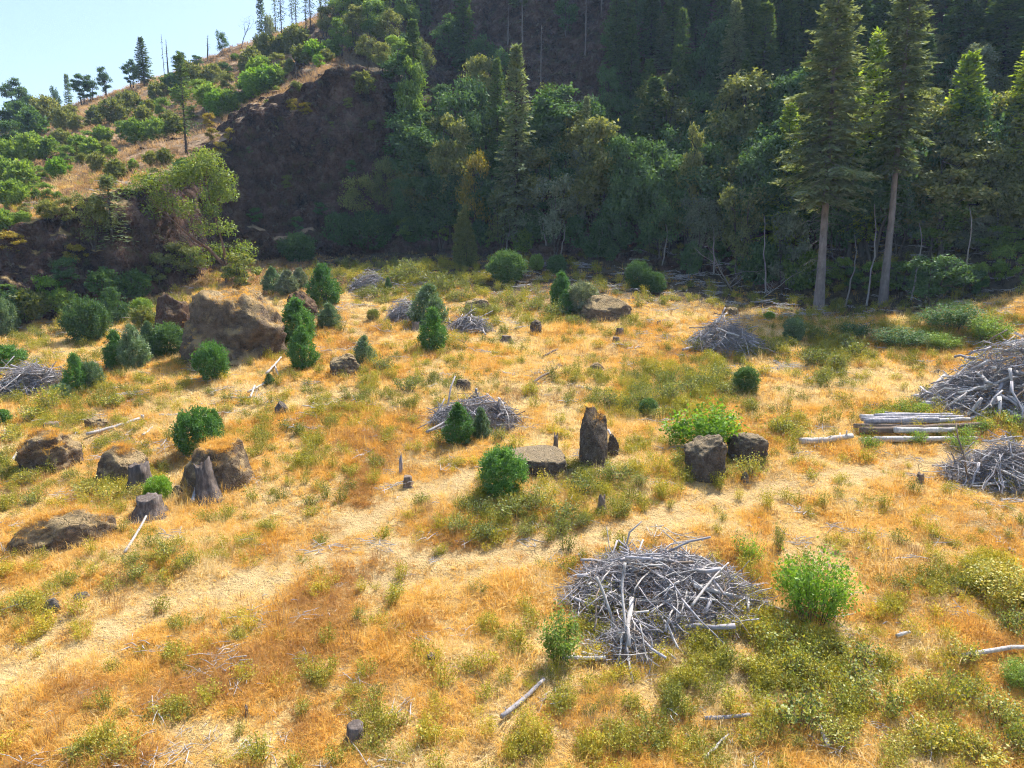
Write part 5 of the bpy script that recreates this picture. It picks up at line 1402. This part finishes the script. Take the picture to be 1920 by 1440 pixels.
# ------------------------------------------------------------------ ground cover (uncountable): grass, weeds, twigs
def scatter(name, pts, scale, rot, vid, tint, sources, label, cat, kind='stuff'):
    me = bpy.data.meshes.new(name)
    me.vertices.add(len(pts)); me.vertices.foreach_set("co", np.asarray(pts, np.float32).ravel())
    for nm, typ, arr, key in (("scl", 'FLOAT_VECTOR', scale, "vector"), ("rot", 'FLOAT_VECTOR', rot, "vector"), ("vid", 'INT', vid, "value"), ("tint", 'FLOAT', tint, "value")):
        a = me.attributes.new(nm, typ, 'POINT'); a.data.foreach_set(key, np.asarray(arr, np.int32 if typ == 'INT' else np.float32).ravel())
    o = link(name, me)
    ng = bpy.data.node_groups.new(name, 'GeometryNodeTree')
    ng.interface.new_socket("Geometry", in_out='INPUT', socket_type='NodeSocketGeometry')
    ng.interface.new_socket("Geometry", in_out='OUTPUT', socket_type='NodeSocketGeometry')
    gi = ng.nodes.new('NodeGroupInput'); go = ng.nodes.new('NodeGroupOutput')
    iop = ng.nodes.new('GeometryNodeInstanceOnPoints'); jn = ng.nodes.new('GeometryNodeJoinGeometry')
    for m in sources:
        so = bpy.data.objects.new(name + "_source", m)
        oi = ng.nodes.new('GeometryNodeObjectInfo'); oi.inputs['Object'].default_value = so; oi.inputs['As Instance'].default_value = True
        ng.links.new(oi.outputs['Geometry'], jn.inputs[0])
    iop.inputs['Pick Instance'].default_value = True
    def named(n, t):
        a = ng.nodes.new('GeometryNodeInputNamedAttribute'); a.data_type = t; a.inputs['Name'].default_value = n; return a.outputs['Attribute']
    ng.links.new(gi.outputs[0], iop.inputs['Points']); ng.links.new(jn.outputs[0], iop.inputs['Instance'])
    ng.links.new(named("vid", 'INT'), iop.inputs['Instance Index'])
    e2r = ng.nodes.new('FunctionNodeEulerToRotation'); ng.links.new(named("rot", 'FLOAT_VECTOR'), e2r.inputs[0]); ng.links.new(e2r.outputs[0], iop.inputs['Rotation'])
    ng.links.new(named("scl", 'FLOAT_VECTOR'), iop.inputs['Scale'])
    ng.links.new(iop.outputs[0], go.inputs[0])
    md = o.modifiers.new("scatter", 'NODES'); md.node_group = ng
    return tag(o, label, cat, kind=kind)

def tuft_mesh(seed, n, h, spread, w, lean, mat):
    R = np.random.default_rng(seed); g = Geo()
    a = R.uniform(0, 6.283, n); q = spread * np.sqrt(R.random(n)) * 0.6
    b = np.column_stack([np.cos(a) * q, np.sin(a) * q, np.full(n, -0.03)])
    hh = h * R.uniform(0.45, 1.15, n); l = lean * R.uniform(0.3, 1.4, n)
    out = np.column_stack([np.cos(a), np.sin(a), np.zeros(n)]) + R.normal(0, 0.4, (n, 3)) * [1, 1, 0]
    m = b + out * (l * hh * 0.35)[:, None] + np.array([0, 0, 1.0]) * (hh * 0.6)[:, None]
    t = b + out * (l * hh)[:, None] + np.array([0, 0, 1.0]) * (hh * (1 - 0.25 * l))[:, None]
    sd = np.cross(out, [0, 0, 1.0]); sd /= np.linalg.norm(sd, axis=1, keepdims=True) + 1e-9
    ww = w * R.uniform(0.6, 1.3, n)[:, None]
    V = np.stack([b - sd * ww * 0.5, b + sd * ww * 0.5, m - sd * ww * 0.42, m + sd * ww * 0.42, t], 1).reshape(-1, 3)
    k = np.arange(n)[:, None] * 5
    g.add(V, k + np.array([[0, 1, 3, 2]]), k + np.array([[2, 3, 4]]))
    return g.mesh("tuft", [mat])

def grass_material(name, cols, trans=0.45):
    m, nt = new_mat(name)
    a = N(nt, 'ShaderNodeAttribute', attribute_type='INSTANCER', attribute_name='tint')
    geo = N(nt, 'ShaderNodeNewGeometry')
    f = math_n(nt, 'ADD', math_n(nt, 'MULTIPLY', geo.outputs['Random Per Island'], 0.22), math_n(nt, 'MULTIPLY', a.outputs['Fac'], 0.80))
    col = ramp(nt, f, cols)
    p = N(nt, 'ShaderNodeBsdfDiffuse')
    nt.links.new(col, p.inputs['Color'])
    t = N(nt, 'ShaderNodeBsdfTranslucent'); nt.links.new(mixc(nt, 1.0, col, (1.1, 1.0, 0.75), 'MULTIPLY'), t.inputs['Color'])
    mx = N(nt, 'ShaderNodeMixShader'); mx.inputs[0].default_value = trans
    nt.links.new(p.outputs[0], mx.inputs[1]); nt.links.new(t.outputs[0], mx.inputs[2])
    o = N(nt, 'ShaderNodeOutputMaterial'); nt.links.new(mx.outputs[0], o.inputs['Surface'])
    return m
M['grass'] = grass_material("dry_grass", [(0.05, (0.38, 0.21, 0.09)), (0.22, (0.57, 0.33, 0.10)), (0.42, (0.75, 0.45, 0.10)), (0.60, (0.81, 0.54, 0.15)), (0.80, (0.83, 0.64, 0.30)), (0.97, (0.85, 0.75, 0.50))])
M['stalk'] = grass_material("dry_stalks", [(0.1, (0.30, 0.16, 0.075)), (0.5, (0.46, 0.28, 0.12)), (0.9, (0.58, 0.44, 0.24))], 0.25)
M['weedleaf'] = leaf_mat("ground_weed_leaves", [(0.12, 0.15, 0.030), (0.26, 0.27, 0.040), (0.46, 0.41, 0.045), (0.66, 0.50, 0.050)], 0.42, 0.55, 0.25, attr='tint')

def project(x, y, z):
    f = y * math.cos(PITCH) - z * math.sin(PITCH); up = y * math.sin(PITCH) + z * math.cos(PITCH)
    return 960 + x / f * FPX, 720 - up / f * FPX

def sample(n, ylo, yhi, rng, side=0.86, power=1.0):
    y = ylo + (yhi - ylo) * rng.random(n) ** power
    x = rng.uniform(-1, 1, n) * (side * y + 4)
    return x, y
# share of green weeds: patches of the clearing (photograph pixels: centre, half size, strength)
GREEN = [(1260,735,170,46,1.0),(1180,770,90,26,0.8),(1000,950,160,62,1.0),(900,1000,90,40,0.8),(1130,900,110,50,0.8),(1480,1235,230,110,1.0),(1330,1330,260,110,0.7),(1760,1300,220,120,0.7),(1700,1180,120,60,0.45),
         (1850,1110,110,80,0.7),(110,790,150,70,0.9),(40,850,90,60,0.8),(230,920,90,50,0.8),(60,1130,90,60,0.5),(330,1040,110,50,0.55),(660,790,150,60,0.8),(560,850,110,70,0.5),(760,720,120,50,0.7),(850,660,120,50,0.6),
         (780,540,180,60,0.9),(1000,590,140,36,0.9),(1130,610,90,26,0.5),(1580,650,160,50,0.9),(1450,680,120,40,0.6),(1330,690,90,40,0.8),(1280,900,120,40,0.5),(1680,775,110,20,0.9),(1480,800,90,26,0.7),(480,800,120,50,0.4),
         (240,740,150,40,0.7),(380,620,80,60,0.3),(120,640,160,50,0.8),(250,560,160,60,0.7),(700,1390,220,70,0.35),(1030,1400,220,60,0.5),(300,1370,160,60,0.22),(450,1200,140,70,0.18),(1840,800,100,30,0.8),(1700,640,200,40,0.9),(1120,1180,80,60,0.6)]
def greenness(x, y):
    u, v = project(x, y, height(x, y))
    g = np.zeros(np.shape(x))
    for (a, b, ra, rb, s) in GREEN:
        if a < 900 and b > 600: s *= 0.62
        g = np.maximum(g, s * np.exp(-1.3 * (((u - a) / ra) ** 2 + ((v - b) / rb) ** 2)))
    return np.clip(g * (0.35 + 1.3 * fbm(x / 2.6, y / 2.6, 3, 51)), 0, 1)
def steep_at(x, y):
    i = np.clip(np.searchsorted(GX, x), 0, len(GX) - 1); j = np.clip(np.searchsorted(GY, y), 0, len(GY) - 1)
    return STEEP[j, i], TM[j, i], NZ[j, i]

rng = np.random.default_rng(2024)
tufts = [tuft_mesh(1, 30, 0.42, 0.34, 0.016, 0.8, M['grass']), tuft_mesh(2, 34, 0.32, 0.38, 0.016, 1.1, M['grass']), tuft_mesh(3, 26, 0.52, 0.30, 0.014, 0.6, M['grass']), tuft_mesh(4, 36, 0.24, 0.42, 0.018, 1.4, M['grass']), tuft_mesh(7, 30, 0.30, 0.5, 0.016, 2.4, M['grass']), tuft_mesh(10, 9, 0.85, 0.35, 0.011, 0.5, M['grass'])]
xs, ys = [], []
for ylo, yhi, n in ((9, 22, 26000), (22, 34, 36000), (34, 50, 42000), (50, 70, 42000), (70, 104, 26000)):
    a, b = sample(n, ylo, yhi, rng); xs.append(a); ys.append(b)
x = np.concatenate(xs); y = np.concatenate(ys)
st, tm, nz = steep_at(x, y); wd = wooded_plus_shade(x, y); gr = greenness(x, y)
cl = fbm(x / 1.9, y / 1.9, 3, 61)
keep = (st < 0.5) & (rng.random(len(x)) < (1 - 0.93 * tm) * (1 - 0.85 * wd) * np.clip(0.45 + 2.0 * (cl - 0.32), 0.15, 1))
x, y, tm, wd, gr, cl = (q_[keep] for q_ in (x, y, tm, wd, gr, cl))
n = len(x)
def on_rock(o, count, lim):
    me = o.data; nv = len(me.vertices); co = np.zeros(nv * 3, np.float32); me.vertices.foreach_get("co", co); co = co.reshape(-1, 3)
    no = np.zeros(nv * 3, np.float32); me.vertices.foreach_get("normal", no); no = no.reshape(-1, 3)
    cz, sz_ = math.cos(o.rotation_euler.z), math.sin(o.rotation_euler.z)
    w = np.column_stack([co[:, 0] * cz - co[:, 1] * sz_, co[:, 0] * sz_ + co[:, 1] * cz, co[:, 2]]) + np.array(o.location)
    ok = np.where((no[:, 2] > lim) & (fbm(w[:, 0] / 1.2, w[:, 1] / 1.2, 3, 97) > 0.42) & (w[:, 2] > height(w[:, 0], w[:, 1])))[0]
    return w[rng.choice(ok, min(count, len(ok)), replace=False)]
rock_pts = np.concatenate([on_rock(o_, c_, l_) for o_, c_, l_ in ((ROCKS['mound'], 700, 0.55), (ROCKS['cone'], 260, 0.6), (ROCKS['long'], 160, 0.75), (ROCKS['dark'], 90, 0.75), (ROCKS['hump'], 150, 0.6), (ROCKS['standing'], 30, 0.7))])
big = fbm(x / 7.0, y / 7.0, 3, 63); mid_ = fbm(x / 1.6 + 40, y / 1.6, 3, 64)
tint = np.clip(0.59 + 1.2 * (big - 0.5) + 1.2 * (mid_ - 0.5) + rng.normal(0, 0.17, n) + 0.18 * tm - 0.15 * gr, 0.0, 1)
sc = (0.45 + 0.62 * cl) * rng.uniform(0.6, 1.3, n) * np.interp(y, [10, 30, 60, 100], [0.92, 1.0, 1.3, 1.6]) * (1 - 0.45 * tm)
rot = np.column_stack([rng.normal(0, 0.12, n), rng.normal(0, 0.12, n), rng.uniform(0, 6.283, n)])
hz = rng.uniform(0.6, 1.1, n)
nr = len(rock_pts)
P3 = np.concatenate([np.column_stack([x, y, height(x, y) - 0.02]), rock_pts]); S3 = np.concatenate([np.column_stack([sc, sc, sc * hz]), np.column_stack([rng.uniform(0.45, 0.9, nr)] * 3)])
R3 = np.concatenate([rot, np.column_stack([rng.normal(0, .2, nr), rng.normal(0, .2, nr), rng.uniform(0, 6.28, nr)])]); T3 = np.concatenate([tint, np.clip(rng.normal(0.40, 0.2, nr), 0, 1)])
scatter("grass", P3, S3, R3, rng.choice(6, n + nr, p=(0.20, 0.20, 0.17, 0.18, 0.17, 0.08)), T3, tufts, "dry golden grass covering the clearing", "grass")

# grass of the sunlit hillside beyond
M['hillgrass'] = grass_material('hillside_dry_grass', [(0.05, (0.26, 0.17, 0.10)), (0.4, (0.44, 0.31, 0.18)), (0.95, (0.62, 0.48, 0.30))])
far = [tuft_mesh(5, 26, 0.7, 0.9, 0.05, 1.0, M['hillgrass']), tuft_mesh(6, 24, 0.55, 1.0, 0.05, 1.2, M['hillgrass'])]
x = rng.uniform(-190, -5, 26000); y = rng.uniform(84, 205, 26000)
st, tm, nz = steep_at(x, y); wd = wooded_plus_shade(x, y)
keep = (nz > 0.74) & (rng.random(len(x)) < 1 - 0.95 * wd) & (rng.random(len(x)) < 0.3 + fbm(x / 6, y / 6, 3, 66))
x = x[keep]; y = y[keep]; n = len(x)
tint = np.clip(0.30 + 1.0 * (fbm(x / 9, y / 9, 3, 67) - 0.5) + rng.normal(0, 0.12, n), 0, 1)
sc = rng.uniform(0.7, 1.4, n)
scatter("hillside_grass", np.column_stack([x, y, height(x, y)]), np.column_stack([sc] * 3), np.column_stack([np.zeros(n), np.zeros(n), rng.uniform(0, 6.28, n)]), rng.integers(0, 2, n), tint, far, "dry brown grass on the sunlit hillside", "grass")

# weeds and low ground cover
weeds = []
for k, (h, r, s_, p_, lf) in enumerate([(0.75, 0.50, 13, 34, 0.062), (0.55, 0.55, 14, 30, 0.060), (0.95, 0.42, 12, 34, 0.060), (0.40, 0.5, 12, 26, 0.055)]):
    a, b = shrub_geo(300 + k, h, r, s_, p_, lf); b.q = b.q + [qq + b.n for qq in a.q]; b.v = b.v + a.v; b.n += a.n
    weeds.append(b.mesh("weed", [M['weedleaf']]))
xs, ys = [], []
for ylo, yhi, n in ((9, 24, 11000), (24, 40, 15000), (40, 62, 17000), (62, 100, 16000)):
    a, b = sample(n, ylo, yhi, rng); xs.append(a); ys.append(b)
x = np.concatenate(xs); y = np.concatenate(ys)
st, tm, nz = steep_at(x, y); gr = greenness(x, y); wd = wooded_plus_shade(x, y)
cl = np.clip((fbm(x / 1.3, y / 1.3, 3, 81) - 0.45) * 5, 0, 1)
keep = (st < 0.6) & (rng.random(len(x)) < np.clip(gr * 0.85 * (0.12 + 0.95 * cl) + 0.04 * cl + 0.02 + 0.06 * wd, 0, 1) * (1 - tm))
x, y, gr = x[keep], y[keep], gr[keep]; n = len(x)
tint = np.clip(0.46 + 1.6 * (fbm(x / 2.4, y / 2.4, 3, 83) - 0.5) + rng.normal(0, 0.14, n) - np.interp(y, [20, 60], [-0.14, 0.10]), 0, 1)
sc = rng.uniform(0.55, 1.15, n) * np.interp(y, [12, 30, 60, 90], [0.85, 0.95, 1.15, 1.4])
scatter("undergrowth", np.column_stack([x, y, height(x, y) - 0.02]), np.column_stack([sc] * 3), np.column_stack([rng.normal(0, .1, n), rng.normal(0, .1, n), rng.uniform(0, 6.28, n)]), rng.integers(0, 4, n), tint, weeds, "low yellow-green weeds spread through the dry grass", "weeds")

# rusty dry stalks
stalks = [tuft_mesh(8, 22, 0.9, 0.4, 0.014, 0.4, M['stalk']), tuft_mesh(9, 26, 0.7, 0.5, 0.014, 0.6, M['stalk'])]
x, y = sample(30000, 10, 92, rng, power=0.75)
st, tm, nz = steep_at(x, y); wd = wooded_plus_shade(x, y)
cl = fbm(x / 3.2, y / 3.2, 3, 91)
keep = (st < 0.5) & (rng.random(len(x)) < np.clip((cl - 0.54) * 2.6, 0, 0.6) * (1 - tm))
x = x[keep]; y = y[keep]; n = len(x); sc = rng.uniform(0.5, 1.05, n)
scatter("dry_stalks_undergrowth", np.column_stack([x, y, height(x, y)]), np.column_stack([sc] * 3), np.column_stack([rng.normal(0, .1, n), rng.normal(0, .1, n), rng.uniform(0, 6.28, n)]), rng.integers(0, 2, n), rng.random(n), stalks, "rusty dry stalks scattered through the grass", "dry stalks")

# litter of bleached twigs
tw = []
for k in range(3):
    g = Geo(); Rk = np.random.default_rng(k + 40)
    for q_ in range(9 if k else 1):
        c = np.append(Rk.normal(0, 0.35, 2), 0.05); a = Rk.uniform(0, 6.28); L = Rk.uniform(0.25, 0.9); d = np.array([math.cos(a), math.sin(a), Rk.normal(0.05, 0.15)])
        g.tube([c - d * L / 2, c + Rk.normal(0, 0.04, 3), c + d * L / 2], np.array([1, 0.85, 0.5]) * Rk.uniform(0.010, 0.024), 4)
    tw.append(g.mesh("twig", [M['wood_white']]))
x, y = sample(5200, 10, 95, rng, power=0.8)
st, tm, nz = steep_at(x, y); cl = fbm(x / 4.5, y / 4.5, 3, 95)
keep = (st < 0.5) & (rng.random(len(x)) < np.clip((cl - 0.44) * 3.2 + 0.5 * wooded_plus_shade(x, y), 0.03, 1) * (1 - 0.8 * tm))
x = x[keep]; y = y[keep]; n = len(x); sc = rng.uniform(0.5, 1.3, n) * np.interp(y, [10, 40, 90], [0.9, 1.2, 2.0])
scatter("twig_litter", np.column_stack([x, y, height(x, y) + 0.06]), np.column_stack([sc] * 3), np.column_stack([rng.normal(0, .1, n), rng.normal(0, .1, n), rng.uniform(0, 6.28, n)]), rng.integers(0, 3, n), rng.random(n), tw, "litter of bleached twigs lying in the grass", "twigs")

# bigger low shrubs one can count
GR = random.Random(33)
SHRUBS = [
 ("yellow-green shrubs below the nearest slash pile", "yellow-green loose shrub in the thicket below the large leafy bush", 'shrub', [(1400,1200,70),(1450,1215,80),(1500,1230,80),(1560,1225,80),(1600,1240,70),(1420,1260,70),(1480,1275,90),(1540,1290,80),(1610,1290,80),(1350,1230,60),(1660,1260,60),(1590,1330,90),(1500,1360,100),(1440,1390,90),(1560,1390,90),(1660,1340,80)]),
 ("loose shrubs in the lower right corner", "yellow-green loose shrub in the lower right corner of the clearing", 'shrub', [(1720,1290,70),(1760,1330,90),(1810,1300,80),(1860,1350,90),(1900,1400,90),(1800,1390,80),(1740,1400,80),(1690,1420,70),(1850,1430,90),(1900,1190,70),(1800,1240,60)]),
 ("weedy shrubs around the bright green round bush", "olive weedy shrub below the flat-topped boulder", 'weed', [(870,960,60),(910,975,70),(960,975,70),(1010,960,70),(1060,975,70),(1050,1000,60),(900,1005,60),(860,1000,50),(980,1005,60),(1090,985,50),(1150,900,60),(1190,915,60),(1100,930,60)]),
 ("green shrubs of the weed patch on the rise", "olive-green shrub in the weed patch beyond the upright stone", 'weed', [(1130,765,50),(1165,772,55),(1200,760,55),(1240,750,60),(1280,740,60),(1320,730,60),(1350,715,50),(1300,705,50),(1250,725,50),(1190,745,50),(1360,740,50),(1220,785,50)]),
 ("weedy shrubs on the left rise", "yellow-green weedy shrub in the grass near the left boulders", 'shrub', [(60,790,60),(110,770,60),(30,830,50),(210,760,50),(170,930,60),(210,940,60),(250,935,50),(60,950,50),(130,905,40),(60,905,50)]),
 ("small yellow bushes in the lower left grass", "small yellow-green bush among dry grass in the lower left", 'shrub', [(115,1100,50),(35,1150,60),(90,1105,40),(250,1060,40),(250,1085,50),(310,1055,50),(355,1070,50),(285,1050,40),(460,1020,50),(310,1345,60),(235,1420,70),(450,1195,50),(335,1180,36),(150,1420,60)]),
 ("weedy shrubs between the bushes beyond", "pale olive weedy shrub in far grass between egg bushes", 'weed', [(740,530,60),(780,520,60),(820,545,60),(700,560,40),(860,560,50),(880,590,50),(930,590,40),(1000,585,50),(1040,600,50),(730,700,50),(760,730,50),(690,755,40),(1080,610,40),(960,570,44)]),
 ("weeds along the long forest shadow", "tall olive weed clump near the small silvery round bush", 'weed', [(1530,640,60),(1570,655,60),(1520,680,60),(1560,690,50),(1450,660,50),(1600,670,50),(1410,655,36),(1540,720,50)]),
 ("shrubs at the log stack", "green trailing bramble growing over the log stack", 'mid', [(1640,790,40),(1690,780,50),(1720,775,40),(1800,835,50),(1825,825,40),(1720,835,40),(1640,840,40),(1880,800,60),(1850,805,50)]),
 ("brambles at the split boulders", "yellow-green bramble trailing round the split boulder pair", 'shrub', [(1410,890,60),(1370,900,50),(1430,870,40),(1470,815,60),(1500,820,50),(1270,870,40)]),
]
for grp, lab, mat, spots in SHRUBS:
    for (u, v, w) in spots:
        p = hit(u + GR.uniform(-8, 8), v + GR.uniform(-5, 5)); r = 0.5 * w * mpp(p) * GR.uniform(0.85, 1.25)
        key = GR.choice(['shrub_a', 'shrub_b', 'shrub_c'])
        tree_at(p, key, r * GR.uniform(1.0, 1.45), r, 'shrub', lab, 'shrub', grp, mat=mat, parts=('stems', 'leaves'), sink=0.03)
# ------------------------------------------------------------------ the air
m_haze, nt = new_mat("haze")
vol = N(nt, 'ShaderNodeVolumePrincipled')
vol.inputs['Color'].default_value = (0.50, 0.72, 1.0, 1)
vol.inputs['Density'].default_value = 0.00026
vol.inputs['Anisotropy'].default_value = 0.2
ho = N(nt, 'ShaderNodeOutputMaterial'); nt.links.new(vol.outputs[0], ho.inputs['Volume'])
hx0, hx1, hy0, hy1, hz0, hz1 = -330, 330, -60, 340, float(VZ.min()) - 1.0, float(VZ.max()) + 45
V = np.array([(x, y, z) for z in (hz0, hz1) for y in (hy0, hy1) for x in (hx0, hx1)])
Fc = np.array([(0, 2, 3, 1), (4, 5, 7, 6), (0, 1, 5, 4), (2, 6, 7, 3), (0, 4, 6, 2), (1, 3, 7, 5)])
haze = link("haze", make_mesh("haze", V, Fc, [m_haze]))
tag(haze, "thin bluish summer haze over the whole valley", "haze", kind="stuff")
